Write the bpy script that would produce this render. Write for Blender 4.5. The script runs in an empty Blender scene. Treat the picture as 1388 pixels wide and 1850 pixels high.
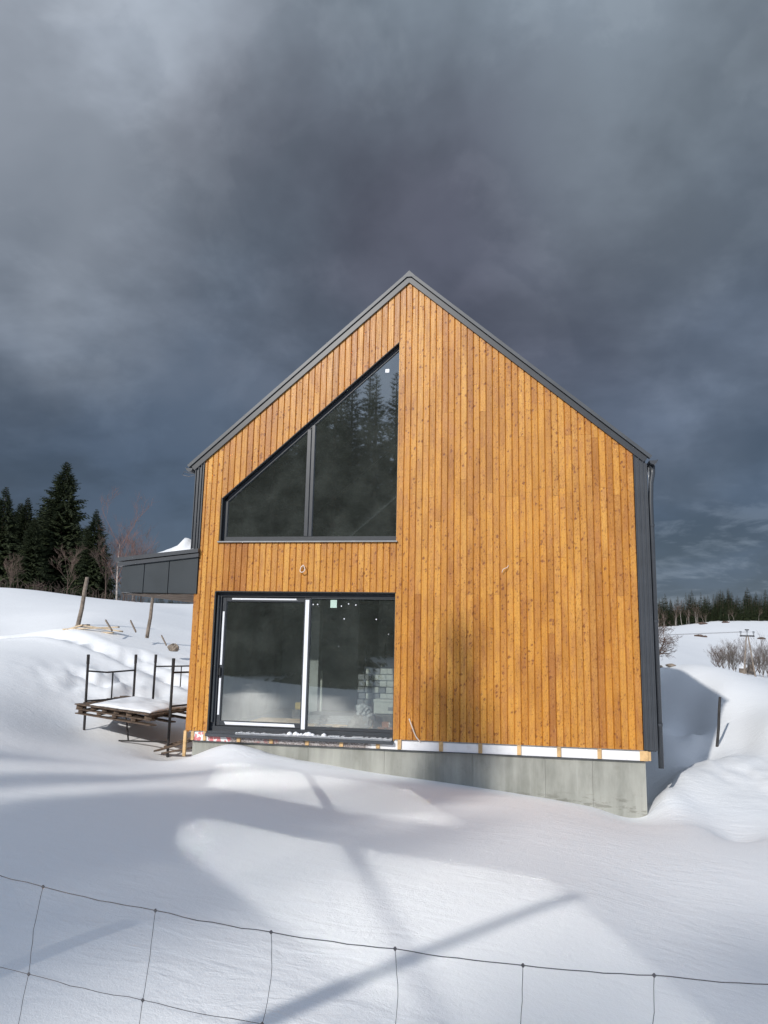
import bpy, math, random
import numpy as np
from mathutils import Vector, Matrix
random.seed(7)
PI = math.pi
sc = bpy.context.scene
COL = bpy.context.collection

# ---------------------------------------------------------------- camera
CAM = np.array([5.5027, -12.2117, 1.534]); YAW, PITCH, ROLL, FPX = 0.1806, 0.1697, 0.0204, 1359.87
_cy, _sy = math.cos(YAW), math.sin(YAW)
_F = np.array([-_sy*math.cos(PITCH), _cy*math.cos(PITCH), math.sin(PITCH)])
_R0 = np.array([_cy, _sy, 0.0]); _U0 = np.cross(_R0, _F)
_R = math.cos(ROLL)*_R0 + math.sin(ROLL)*_U0
_U = -math.sin(ROLL)*_R0 + math.cos(ROLL)*_U0
cam = bpy.data.objects.new('camera', bpy.data.cameras.new('camera')); COL.objects.link(cam)
cam.matrix_world = Matrix(((_R[0], _U[0], -_F[0], CAM[0]), (_R[1], _U[1], -_F[1], CAM[1]), (_R[2], _U[2], -_F[2], CAM[2]), (0, 0, 0, 1)))
cam.data.sensor_fit = 'VERTICAL'; cam.data.sensor_height = 36.0; cam.data.lens = 36.0*FPX/1850.0
cam.data.clip_start = 0.05; cam.data.clip_end = 3000
sc.camera = cam
def ray(px, py): return _F + _R*(px-694)/FPX - _U*(py-925)/FPX
def atY(px, py, Y):
    d = ray(px, py); return CAM + d*(Y-CAM[1])/d[1]
def atZ(px, py, Zz):
    d = ray(px, py); return CAM + d*(Zz-CAM[2])/d[2]
def atD(px, py, D): return CAM + ray(px, py)*D

# ---------------------------------------------------------------- light
SUN = Vector((0.64, 1.75, -1.0)).normalized()           # direction the light travels
SUN_EL = math.asin(-SUN.z)
L = bpy.data.lights.new('sun', 'SUN'); L.energy = 3.3; L.angle = math.radians(0.9); L.color = (1.0, 0.965, 0.915)
sun = bpy.data.objects.new('sun', L); COL.objects.link(sun)
sun.rotation_euler = SUN.to_track_quat('-Z', 'Y').to_euler()

world = bpy.data.worlds.new('World'); sc.world = world; world.use_nodes = True
nt = world.node_tree; nt.nodes.clear()
def N(t, **kw):
    n = nt.nodes.new(t)
    for k, v in kw.items():
        if k == 'inp':
            for a, b in v.items(): n.inputs[a].default_value = b
        else: setattr(n, k, v)
    return n
def LK(a, b): nt.links.new(a, b)
def MATH(op, a, b=None, c=None, clamp=False):
    n = nt.nodes.new('ShaderNodeMath'); n.operation = op; n.use_clamp = clamp
    for i, v in enumerate((a, b, c)):
        if v is None: continue
        if isinstance(v, (int, float)): n.inputs[i].default_value = v
        else: nt.links.new(v, n.inputs[i])
    return n.outputs[0]
def MIX(f, a, b, mode='MIX'):
    n = nt.nodes.new('ShaderNodeMix'); n.data_type = 'RGBA'; n.blend_type = mode
    for s, v in ((n.inputs[0], f), (n.inputs[6], a), (n.inputs[7], b)):
        if isinstance(v, (int, float)): s.default_value = v
        elif isinstance(v, tuple): s.default_value = v if len(v) == 4 else v+(1,)
        else: nt.links.new(v, s)
    return n.outputs[2]
def RAMP(f, stops, interp='LINEAR'):
    n = nt.nodes.new('ShaderNodeValToRGB'); n.color_ramp.interpolation = interp
    e = n.color_ramp.elements
    while len(e) > 1: e.remove(e[-1])
    e[0].position = stops[0][0]; e[0].color = stops[0][1]+(1,) if len(stops[0][1]) == 3 else stops[0][1]
    for p, c in stops[1:]:
        x = e.new(p); x.color = c+(1,) if len(c) == 3 else c
    nt.links.new(f, n.inputs[0]); return n.outputs[0]
def NOISE(vec, scale, detail=4, rough=.5, dist=0, w=None):
    n = nt.nodes.new('ShaderNodeTexNoise'); n.inputs['Scale'].default_value = scale; n.inputs['Detail'].default_value = detail
    n.inputs['Roughness'].default_value = rough; n.inputs['Distortion'].default_value = dist
    nt.links.new(vec, n.inputs['Vector']); return n.outputs[0]
def MAPR(v, a, b, c=0., d=1., smooth=True):
    n = nt.nodes.new('ShaderNodeMapRange'); n.interpolation_type = 'SMOOTHSTEP' if smooth else 'LINEAR'
    for i, x in enumerate((a, b, c, d)): n.inputs[i+1].default_value = x
    nt.links.new(v, n.inputs[0]); return n.outputs[0]

def scaled(v, s):
    n = nt.nodes.new('ShaderNodeMapping'); n.inputs['Scale'].default_value = s; nt.links.new(v, n.inputs[0]); return n.outputs[0]
sky = N('ShaderNodeTexSky'); sky.sky_type = 'NISHITA'; sky.sun_disc = False
sky.sun_elevation = SUN_EL; sky.sun_rotation = math.atan2(-SUN.x, -SUN.y)
tc = N('ShaderNodeTexCoord'); sep = N('ShaderNodeSeparateXYZ'); LK(tc.outputs['Generated'], sep.inputs[0])
X, Y, Z = sep.outputs
den = MATH('ADD', MATH('MAXIMUM', Z, 0.0), 0.30)
cmb = N('ShaderNodeCombineXYZ'); LK(MATH('DIVIDE', X, den), cmb.inputs[0]); LK(MATH('DIVIDE', Y, den), cmb.inputs[1])
CV = cmb.outputs[0]
n1 = NOISE(CV, 1.15, 5, .52, .12)
n2 = NOISE(CV, 3.0, 4, .5, .1)
cl = MATH('ADD', MATH('MULTIPLY', n1, .75), MATH('MULTIPLY', n2, .25))
# storm bank ahead: colours by height, broken up by cloud noise
n3 = NOISE(CV, .62, 3, .5, .2)
warp = NOISE(tc.outputs['Generated'], 2.2, 5, .55, .2)
hz = MATH('ADD', Z, MATH('MULTIPLY', MATH('SUBTRACT', cl, .5), .22))
storm = RAMP(hz, [(0.0, (.066, .090, .140)), (.07, (.048, .066, .108)), (.20, (.060, .080, .120)), (.36, (.098, .118, .155)),
                  (.50, (.150, .170, .205)), (.62, (.200, .225, .260)), (.80, (.32, .36, .41)), (1.0, (.44, .49, .56))])
def BLOB(d, r0, r1):
    vm = N('ShaderNodeVectorMath'); vm.operation = 'DISTANCE'; LK(tc.outputs['Generated'], vm.inputs[0]); vm.inputs[1].default_value = d
    return MAPR(MATH('ADD', vm.outputs['Value'], MATH('MULTIPLY', MATH('SUBTRACT', warp, .5), .55)), r1, r0)
storm = MIX(MATH('MULTIPLY', BLOB((-.60, .60, .66), .05, .52), .85), storm, (.50, .52, .58))      # paler upper left
storm = MIX(MATH('MULTIPLY', BLOB((-.15, .84, .50), .08, .36), .85), storm, (.092, .086, .108))     # dark mass above the ridge
storm = MIX(MATH('MULTIPLY', BLOB((.02, .90, .42), .02, .30), .7), storm, (.095, .092, .120))
storm = MIX(MATH('MULTIPLY', BLOB((-.30, .86, .38), .02, .22), .45), storm, (.150, .160, .195))
storm = MIX(MATH('MULTIPLY', BLOB((.28, .90, .33), .02, .17), .55), storm, (.190, .215, .275))     # pale billow low on the right
storm = MIX(MATH('MULTIPLY', BLOB((.14, .82, .56), .02, .26), .6), storm, (.215, .238, .265))
lump_ = MAPR(NOISE(CV, 1.7, 6, .55, .15), .39, .61, .76, 1.26)
cc = N('ShaderNodeCombineXYZ'); LK(lump_, cc.inputs[0]); LK(lump_, cc.inputs[1]); LK(lump_, cc.inputs[2])
storm = MIX(1.0, storm, cc.outputs[0], 'MULTIPLY')
edge_ = NOISE(tc.outputs['Generated'], 7., 6, .55, .3)
storm = MIX(MATH('MULTIPLY', MAPR(edge_, .5, .60), .28), storm, MIX(1.0, storm, (1.45, 1.42, 1.38), 'MULTIPLY'))
# pale wisps low on the right
wv = NOISE(scaled(tc.outputs['Generated'], (1., 1., 3.4)), 8., 6, .6, .35)
wm = MATH('MULTIPLY', MATH('MULTIPLY', MAPR(wv, .50, .64), MAPR(X, .0, .16)), MATH('MULTIPLY', MAPR(Z, .0, .03), MAPR(Z, .24, .10)))
storm = MIX(MATH('MULTIPLY', wm, .38), storm, (.30, .34, .42))
storm = MIX(1.0, storm, (.90, .955, .985), 'MULTIPLY')
# broken bright cloud and blue overhead and behind
blue = MIX(.55, (.22, .36, .62), (.35, .45, .62))
bright = MIX(MAPR(cl, .40, .60), blue, (.60, .68, .84))
bf = MAPR(MATH('ADD', MATH('MULTIPLY', Y, -1.0), MATH('MULTIPLY', Z, .72)), .28, .85)
col = MIX(bf, storm, bright)
skyc = MIX(1.0, sky.outputs[0], (.10, .10, .10), 'MULTIPLY')
col = MIX(.10, col, skyc)
bg = N('ShaderNodeBackground'); LK(col, bg.inputs[0]); bg.inputs[1].default_value = 1.0
out = N('ShaderNodeOutputWorld'); LK(bg.outputs[0], out.inputs[0])
world.cycles.sampling_method = 'MANUAL'; world.cycles.sample_map_resolution = 512

sc.view_settings.view_transform = 'Standard'; sc.view_settings.look = 'None'
sc.view_settings.exposure = 0.0; sc.view_settings.gamma = 1.0
cy = sc.cycles
cy.use_guiding = True; cy.use_surface_guiding = True; cy.guiding_training_samples = 128
cy.caustics_reflective = True; cy.blur_glossy = 0.0; cy.sample_clamp_indirect = 0.0
cy.use_denoising = True; cy.use_adaptive_sampling = False; cy.max_bounces = 8; cy.transparent_max_bounces = 16
sc.render.film_transparent = False

# ---------------------------------------------------------------- mesh helpers
class MB:
    def __init__(s): s.v = []; s.f = []; s.m = []; s.t = []
    def add(s, vs, fs, mat=0, tint=0.5):
        b = len(s.v); s.v += [tuple(map(float, p)) for p in vs]
        for f in fs: s.f.append(tuple(b+i for i in f)); s.m.append(mat); s.t.append(tint)
    def box(s, x0, x1, y0, y1, z0, z1, mat=0, tint=.5, rot=None, bev=0.0):
        if bev > 0:
            b = min(bev, (x1-x0)*.3, (y1-y0)*.3, (z1-z0)*.3)
            vs = []; idx = {}
            for i, x in enumerate((x0, x1)):
                for j, y in enumerate((y0, y1)):
                    for k, z in enumerate((z0, z1)):
                        sx, sy, sz = (1, -1)[i]*b, (1, -1)[j]*b, (1, -1)[k]*b
                        idx[i, j, k, 0] = len(vs); vs.append((x, y+sy, z+sz))
                        idx[i, j, k, 1] = len(vs); vs.append((x+sx, y, z+sz))
                        idx[i, j, k, 2] = len(vs); vs.append((x+sx, y+sy, z))
            fs = []
            for i in (0, 1):
                q = [idx[i, 0, 0, 0], idx[i, 1, 0, 0], idx[i, 1, 1, 0], idx[i, 0, 1, 0]]; fs.append(q if i else q[::-1])
                q = [idx[0, i, 0, 1], idx[1, i, 0, 1], idx[1, i, 1, 1], idx[0, i, 1, 1]]; fs.append(q[::-1] if i else q)
                q = [idx[0, 0, i, 2], idx[1, 0, i, 2], idx[1, 1, i, 2], idx[0, 1, i, 2]]; fs.append(q if i else q[::-1])
                for j in (0, 1):
                    q = [idx[i, j, 0, 0], idx[i, j, 1, 0], idx[i, j, 1, 1], idx[i, j, 0, 1]]; fs.append(q if i == j else q[::-1])
                    q = [idx[i, 0, j, 0], idx[i, 1, j, 0], idx[i, 1, j, 2], idx[i, 0, j, 2]]; fs.append(q[::-1] if i == j else q)
                    q = [idx[0, i, j, 1], idx[1, i, j, 1], idx[1, i, j, 2], idx[0, i, j, 2]]; fs.append(q if i == j else q[::-1])
                    for k in (0, 1):
                        q = [idx[i, j, k, 0], idx[i, j, k, 1], idx[i, j, k, 2]]; fs.append(q if (i+j+k) % 2 else q[::-1])
        else:
            vs = [(x0, y0, z0), (x1, y0, z0), (x1, y1, z0), (x0, y1, z0), (x0, y0, z1), (x1, y0, z1), (x1, y1, z1), (x0, y1, z1)]
            fs = [(0, 3, 2, 1), (4, 5, 6, 7), (0, 1, 5, 4), (1, 2, 6, 5), (2, 3, 7, 6), (3, 0, 4, 7)]
        if rot is not None: vs = [tuple(rot @ Vector(p)) for p in vs]
        s.add(vs, fs, mat, tint)
    def prism(s, poly, y0, y1, mat=0, tint=.5):       # poly in (x, z), counter-clockwise seen from -y
        n = len(poly)
        vs = [(x, y0, z) for x, z in poly]+[(x, y1, z) for x, z in poly]
        fs = [tuple(range(n)), tuple(range(2*n-1, n-1, -1))]+[(i, i+n, (i+1) % n+n, (i+1) % n) for i in range(n)]
        s.add(vs, fs, mat, tint)
    def tube(s, pts, rads, n=6, mat=0, tint=.5, cap=True):
        pts = [Vector(p) for p in pts]
        if isinstance(rads, (int, float)): rads = [rads]*len(pts)
        b = len(s.v); prev = None
        for i, p in enumerate(pts):
            d = (pts[min(i+1, len(pts)-1)]-pts[max(i-1, 0)])
            if d.length < 1e-9: d = Vector((0, 0, 1))
            d.normalize()
            if prev is None:
                a = d.orthogonal().normalized()
            else:
                a = prev-d*prev.dot(d)
                a = a.normalized() if a.length > 1e-6 else d.orthogonal().normalized()
            prev = a; c = d.cross(a)
            for k in range(n):
                t = 2*PI*k/n; q = p+(a*math.cos(t)+c*math.sin(t))*rads[i]; s.v.append((q.x, q.y, q.z))
        for i in range(len(pts)-1):
            for k in range(n):
                s.f.append((b+i*n+k, b+i*n+(k+1) % n, b+(i+1)*n+(k+1) % n, b+(i+1)*n+k)); s.m.append(mat); s.t.append(tint)
        if cap and n > 2:
            s.f.append(tuple(b+k for k in range(n-1, -1, -1))); s.m.append(mat); s.t.append(tint)
            e = b+(len(pts)-1)*n; s.f.append(tuple(e+k for k in range(n))); s.m.append(mat); s.t.append(tint)
    def build(s, name, mats, parent=None, smooth=False, loc=None, tint=False):
        me = bpy.data.meshes.new(name); me.from_pydata(s.v, [], s.f)
        if not isinstance(mats, (list, tuple)): mats = [mats]
        for m in mats: me.materials.append(m)
        if len(mats) > 1: me.polygons.foreach_set('material_index', s.m)
        if tint:
            a = me.attributes.new('tint', 'FLOAT', 'FACE'); a.data.foreach_set('value', s.t)
        if smooth: me.polygons.foreach_set('use_smooth', [True]*len(s.f))
        me.update()
        o = bpy.data.objects.new(name, me); COL.objects.link(o)
        if parent is not None: o.parent = parent
        if loc is not None: o.location = loc
        return o
def empty(name, loc=(0, 0, 0), rz=0.0, parent=None):
    o = bpy.data.objects.new(name, None); COL.objects.link(o); o.location = loc; o.rotation_euler = (0, 0, rz); o.empty_display_size = .2
    if parent is not None: o.parent = parent
    return o
def tag(o, label=None, cat=None, group=None, kind=None):
    if label: o['label'] = label
    if cat: o['category'] = cat
    if group: o['group'] = group
    if kind: o['kind'] = kind
    return o
def copy_tree(o, parent=None):
    c = o.copy(); COL.objects.link(c); c.parent = parent
    for ch in list(o.children): copy_tree(ch, c)
    return c

# ---------------------------------------------------------------- materials
def mat(name, col=(.5, .5, .5), rough=.6, metal=0.0, spec=.5):
    global nt
    m = bpy.data.materials.new(name); m.use_nodes = True; nt = m.node_tree
    p = nt.nodes['Principled BSDF']; p.inputs['Base Color'].default_value = tuple(col)+(1,); p.inputs['Roughness'].default_value = rough
    p.inputs['Metallic'].default_value = metal; p.inputs['Specular IOR Level'].default_value = spec
    return m, p
def obco():
    return N('ShaderNodeTexCoord').outputs['Object']
def bump(p, h, strength, dist):
    b = nt.nodes.new('ShaderNodeBump'); b.inputs['Strength'].default_value = strength; b.inputs['Distance'].default_value = dist
    nt.links.new(h, b.inputs['Height']); nt.links.new(b.outputs[0], p.inputs['Normal'])
def simple(name, col, rough=.6, metal=0., spec=.5, var=.15, scale=8., bmp=0., bscale=40.):
    m, p = mat(name, col, rough, metal, spec)
    o = obco()
    if var > 0:
        n = NOISE(o, scale, 5, .6)
        a = tuple(c*(1-var) for c in col); b = tuple(min(1, c*(1+var)) for c in col)
        LK(MIX(MAPR(n, .3, .7), a, b), p.inputs['Base Color'])
    if bmp > 0: bump(p, NOISE(o, bscale, 4, .6), bmp, .01)
    return m
M = {}
# snow
m, p = mat('snow', (.85, .86, .88), .55, spec=.35); M['snow'] = m
o = obco()
big = NOISE(o, .35, 3, .5); fine = NOISE(o, 55., 3, .7); rip = MATH('MULTIPLY', NOISE(scaled(o, (1.0, 2.6, 1.0)), 2.6, 4, .6, .8), MAPR(NOISE(o, .8, 3, .5), .35, .65, .25, 1.2)); mid = NOISE(o, 12., 3, .6)
LK(MIX(big, (.84, .85, .86), (.88, .885, .89)), p.inputs['Base Color'])
grit = NOISE(o, 160., 2, .7)
h = MATH('ADD', MATH('MULTIPLY', grit, .12), MATH('ADD', MATH('MULTIPLY', fine, .20), MATH('ADD', MATH('MULTIPLY', rip, .75), MATH('MULTIPLY', mid, .22))))
bump(p, h, .6, .03)
spk = nt.nodes.new('ShaderNodeTexVoronoi'); spk.inputs['Scale'].default_value = 70.; LK(o, spk.inputs['Vector'])
LK(MAPR(spk.outputs['Distance'], .0, .35, .25, .6), p.inputs['Roughness'])
M['snow_clump'] = simple('snow_clump', (.86, .87, .89), .6, var=.03, bmp=.5, bscale=30.)
# cladding
m, p = mat('pine_cladding', (.6, .33, .09), .42, spec=.38); M['pine'] = m
o = obco(); at_ = N('ShaderNodeAttribute', attribute_name='tint'); tint = at_.outputs['Fac']
sp = N('ShaderNodeSeparateXYZ'); LK(o, sp.inputs[0])
def COMB(x, y, z):
    c = nt.nodes.new('ShaderNodeCombineXYZ')
    for i, v in enumerate((x, y, z)):
        if isinstance(v, (int, float)): c.inputs[i].default_value = v
        else: nt.links.new(v, c.inputs[i])
    return c.outputs[0]
tz = MATH('MULTIPLY', tint, 57.3)
gv = COMB(MATH('MULTIPLY', sp.outputs[0], 60.), tz, MATH('ADD', MATH('MULTIPLY', sp.outputs[2], 1.6), tz))
grain = NOISE(gv, 1.0, 5, .62, .6)
blot = NOISE(COMB(MATH('MULTIPLY', sp.outputs[0], 9.), tz, MATH('ADD', MATH('MULTIPLY', sp.outputs[2], 3.0), tz)), 1.0, 4, .6)
base = RAMP(MATH('FRACT', MATH('MULTIPLY', tint, 7.13)), [(0., (0.5475, 0.2403, 0.0292)), (.25, (0.6602, 0.3189, 0.0535)), (.45, (0.4138, 0.1585, 0.0222)), (.65, (0.6209, 0.2801, 0.0379)), (.85, (0.6987, 0.3585, 0.0691)), (1., (0.3739, 0.1448, 0.0276))])
base = MIX(MAPR(grain, .35, .72, 0., .50), base, (.42, .175, .035))
base = MIX(MAPR(blot, .42, .72, 0., .6), base, (.42, .17, .055))
kw = MATH('MULTIPLY', MATH('SUBTRACT', NOISE(COMB(MATH('MULTIPLY', sp.outputs[0], 40.), tz, MATH('MULTIPLY', sp.outputs[2], 24.)), 1.0, 2, .5), .5), 1.3)
kz = COMB(MATH('ADD', MATH('ADD', MATH('MULTIPLY', sp.outputs[0], 22.), tz), kw), MATH('ADD', MATH('ADD', MATH('MULTIPLY', sp.outputs[2], 19.0), kw), MATH('MULTIPLY', tint, 191.)), 0.)
kden = NOISE(COMB(tz, 3.7, MATH('ADD', MATH('MULTIPLY', sp.outputs[2], .9), tz)), 1.0, 2, .5)
kv = nt.nodes.new('ShaderNodeTexVoronoi'); kv.inputs['Scale'].default_value = 1.0; LK(kz, kv.inputs['Vector'])
kd = MATH('SUBTRACT', kv.outputs['Distance'], MATH('MULTIPLY', N('ShaderNodeSeparateColor').outputs[0], 0.))
sc_ = nt.nodes.new('ShaderNodeSeparateColor'); LK(kv.outputs['Color'], sc_.inputs[0])
ksize = MAPR(sc_.outputs[0], .40, 1.0, -.06, MATH_KS) if False else MATH('MULTIPLY', MAPR(sc_.outputs[0], .22, 1.0, -.06, .34), MATH('MULTIPLY', MAPR(sc_.outputs[1], .0, 1., .35, 1.25), MAPR(kden, .36, .58, .25, 1.15)))
kd = MATH('SUBTRACT', kv.outputs['Distance'], ksize)
kn = MAPR(kd, .07, -.03)
base = MIX(MATH('MULTIPLY', kn, .88), base, (.115, .036, .009))
kr = MATH('MULTIPLY', MATH('MULTIPLY', MAPR(kd, .26, .04), MAPR(sc_.outputs[0], .45, .7)), .45)
base = MIX(kr, base, (.34, .115, .028))
streak = NOISE(COMB(MATH('MULTIPLY', sp.outputs[0], 34.), tz, MATH('ADD', MATH('MULTIPLY', sp.outputs[2], 5.0), tz)), 1.0, 3, .6)
base = MIX(MAPR(streak, .56, .74, 0., .42), base, (.33, .13, .04))
base = MIX(MAPR(streak, .44, .26, 0., .30), base, (.74, .44, .14))
flk = NOISE(COMB(MATH('MULTIPLY', sp.outputs[0], 62.), tz, MATH('ADD', MATH('MULTIPLY', sp.outputs[2], 38.), tz)), 1.0, 3, .6)
base = MIX(MAPR(flk, .56, .68, 0., .75), base, (.19, .058, .014))
base = MIX(MAPR(flk, .42, .28, 0., .42), base, (.78, .47, .17))
big_ = NOISE(COMB(tz, 0., MATH('ADD', MATH('MULTIPLY', sp.outputs[2], .8), tz)), 1.0, 2, .5)
base = MIX(MAPR(big_, .42, .68, 0., .55), base, MIX(1.0, base, (.62, .52, .46), 'MULTIPLY'))
LK(base, p.inputs['Base Color'])
LK(MAPR(grain, .3, .7, .34, .52), p.inputs['Roughness'])
bump(p, MATH('SUBTRACT', grain, MATH('MULTIPLY', kn, .5)), .35, .004)
M['raw_wood'] = simple('raw_wood', (.55, .36, .17), .7, var=.3, scale=6., bmp=.3)
M['old_wood'] = simple('old_wood', (.105, .072, .05), .85, var=.4, scale=9., bmp=.5)
M['pale_wood'] = simple('pale_wood', (.50, .40, .28), .75, var=.3, scale=5., bmp=.4)
M['grey_wood'] = simple('grey_wood', (.22, .18, .145), .85, var=.35, scale=5., bmp=.5)
M['metal'] = simple('anthracite_metal', (.048, .054, .063), .38, .0, .5, var=.10, scale=3.)
M['panel'] = simple('anthracite_panel', (.050, .058, .064), .28, .0, .6, var=.10, scale=1.5)
M['cap'] = simple('roof_cap_metal', (.055, .062, .070), .42, .0, .5, var=.12, scale=4.)
M['dark_trim'] = simple('dark_trim', (.034, .038, .044), .4, var=.12, scale=3.)
M['frame'] = simple('window_frame', (.038, .043, .050), .35, 0., .5, var=.08)
M['sill'] = simple('sill_metal', (.30, .31, .32), .35, .6, .5, var=.1)
M['tape'] = simple('white_film', (.80, .82, .86), .35, 0., .5, var=.02)
M['steel'] = simple('dark_steel', (.045, .042, .042), .55, .4, .5, var=.3, scale=12.)
M['wire'] = simple('wire_steel', (.13, .125, .13), .6, .3, .5, var=.25, scale=30.)
M['cable'] = simple('pale_cable', (.72, .62, .54), .5, 0., .5, var=.05)
M['black'] = simple('rubber_and_shade_black', (.012, .013, .014), .6, var=.1)  # black rubber; also carries the painted shade of the reveals
M['bark'] = simple('bark', (.085, .060, .045), .9, var=.35, scale=4., bmp=.5)
M['birch'] = simple('birch_bark', (.34, .30, .27), .8, var=.5, scale=3.)
M['twig'] = simple('brown_twigs', (.11, .075, .06), .9, var=.3, scale=1.)
M['twig_grey'] = simple('grey_twigs', (.115, .095, .08), .9, var=.3, scale=1.)
M['twig_red'] = simple('reddish_twigs', (.15, .080, .065), .9, var=.3, scale=1.)
# needles with per-face tint
def needles(name, a, b):
    m, p = mat(name, a, .7, spec=.25)
    t = N('ShaderNodeAttribute', attribute_name='tint').outputs['Fac']
    inf = N('ShaderNodeObjectInfo').outputs['Random']
    c = MIX(t, a, b); c = MIX(MATH('MULTIPLY', inf, .35), c, (.030, .040, .016)); LK(c, p.inputs['Base Color'])
    return m
M['needle'] = needles('spruce_needles', (.016, .026, .012), (.050, .062, .024))
# concrete
m, p = mat('concrete', (.30, .31, .27), .8, spec=.3); M['concrete'] = m
o = obco(); s3 = N('ShaderNodeSeparateXYZ'); LK(o, s3.inputs[0])
v1 = NOISE(COMB(MATH('MULTIPLY', s3.outputs[0], 2.2), 0., MATH('MULTIPLY', s3.outputs[2], .7)), 1.0, 5, .6)
v2 = NOISE(COMB(MATH('MULTIPLY', s3.outputs[0], 11.), 0., MATH('MULTIPLY', s3.outputs[2], .5)), 1.0, 4, .6)
v3 = NOISE(o, 6., 5, .65)
c = MIX(MAPR(v1, .3, .7), (.215, .218, .19), (.375, .375, .335))
c = MIX(MATH('MULTIPLY', MAPR(v2, .5, .72), .18), c, (.52, .52, .48))
c = MIX(MATH('MULTIPLY', MAPR(v2, .45, .28), .16), c, (.15, .15, .12))
c = MIX(MATH('MULTIPLY', MAPR(v3, .55, .75), .25), c, (.17, .165, .13))
band = MATH('MULTIPLY', MAPR(s3.outputs[2], -.62, -.78), MAPR(NOISE(scaled(o, (1., 1., 4.)), 2.6, 5, .65), .52, .60))
c = MIX(MATH('MULTIPLY', band, .42), c, (.085, .075, .055))
LK(c, p.inputs['Base Color']); bump(p, v3, .25, .01)
# insulation board band: clean white right, dirty aggregate left, red spray at the far left
m, p = mat('insulation', (.8, .8, .8), .75); M['eps'] = m
o = obco(); s3 = N('ShaderNodeSeparateXYZ'); LK(o, s3.inputs[0])
sp1 = NOISE(o, 45., 3, .7); sp2 = NOISE(o, 7., 4, .6)
dirty = MIX(MAPR(sp1, .38, .62), (.16, .13, .12), (.46, .43, .42))
clean = MIX(MAPR(sp2, .5, .75, 0., .35), (.80, .80, .80), (.50, .48, .44))
lf = MATH('MULTIPLY', MAPR(MATH('ADD', s3.outputs[0], MATH('MULTIPLY', MATH('SUBTRACT', sp2, .5), .3)), 3.15, 3.05, 0., 1.), MAPR(s3.outputs[0], .72, .80))
c = MIX(lf, clean, dirty)
rd = MATH('MULTIPLY', MAPR(NOISE(scaled(o, (14., 14., 9.)), 1., 2, .4, 1.2), .50, .54), MAPR(s3.outputs[0], .80, .76))
c = MIX(MATH('MULTIPLY', rd, .8), c, (.62, .07, .08))
rd2 = MATH('MULTIPLY', MAPR(NOISE(scaled(o, (16., 16., 12.)), 1., 2, .4, 1.2), .54, .57), MATH('MULTIPLY', MAPR(s3.outputs[0], 1.15, 1.2), MAPR(s3.outputs[0], 1.62, 1.56)))
c = MIX(MATH('MULTIPLY', rd2, .6), c, (.30, .09, .09))
LK(c, p.inputs['Base Color'])
# glass: thin coated pane, clear with a strong mirror share
def glass(name, refl, tr, rough, dust=.045):
    global nt
    m = bpy.data.materials.new(name); m.use_nodes = True; nt = m.node_tree; nt.nodes.clear()
    o_ = N('ShaderNodeOutputMaterial'); mx = N('ShaderNodeMixShader'); t = N('ShaderNodeBsdfTransparent'); g = N('ShaderNodeBsdfGlossy')
    t.inputs[0].default_value = tr+(1,); g.inputs['Color'].default_value = (.97, 1., .98, 1); g.inputs['Roughness'].default_value = rough
    lw = N('ShaderNodeFresnel', inp={'IOR': 1.5})
    fac = MATH('ADD', MATH('MULTIPLY', lw.outputs[0], .9), refl, clamp=True)
    df = N('ShaderNodeBsdfDiffuse'); df.inputs[0].default_value = (.50, .56, .50, 1); m2 = N('ShaderNodeMixShader')
    dn = NOISE(N('ShaderNodeTexCoord').outputs['Object'], 1.7, 5, .65); LK(MAPR(dn, .3, .75, dust*.6, dust*1.5), m2.inputs[0])
    LK(fac, mx.inputs[0]); LK(t.outputs[0], mx.inputs[1]); LK(g.outputs[0], mx.inputs[2]); LK(mx.outputs[0], m2.inputs[1]); LK(df.outputs[0], m2.inputs[2]); LK(m2.outputs[0], o_.inputs[0])
    return m
M['glass_up'] = glass('coated_glass', .30, (.42, .46, .42), .018, .055)
M['glass_low'] = glass('clear_glass', .28, (.90, .95, .92), .02, .042)
M['plaster'] = simple('grey_plaster', (.46, .48, .48), .85, var=.2, scale=2.)
M['ceiling'] = simple('dark_ceiling', (.10, .105, .10), .9, var=.3, scale=3.)
M['floor'] = simple('screed_floor', (.26, .26, .25), .8, var=.25, scale=3.)
M['carton'] = simple('white_carton', (.66, .68, .64), .7, var=.10, scale=20.)
M['carton_dark'] = simple('grey_carton', (.26, .27, .29), .7, var=.15, scale=20.)
M['bag'] = simple('dusty_bag', (.17, .155, .14), .8, var=.4, scale=14., bmp=.5)
M['plastic'] = simple('crumpled_film', (.55, .56, .58), .3, var=.2, scale=20., bmp=.8)
M['brick'] = simple('red_brick', (.46, .20, .12), .8, var=.2)
M['yellow'] = simple('yellow_plastic', (.55, .38, .05), .5)
M['stone'] = simple('stone', (.24, .20, .16), .9, var=.3, scale=6., bmp=.6)
M['road'] = simple('packed_snow_road', (.55, .56, .58), .7, var=.15, scale=1.)

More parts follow.
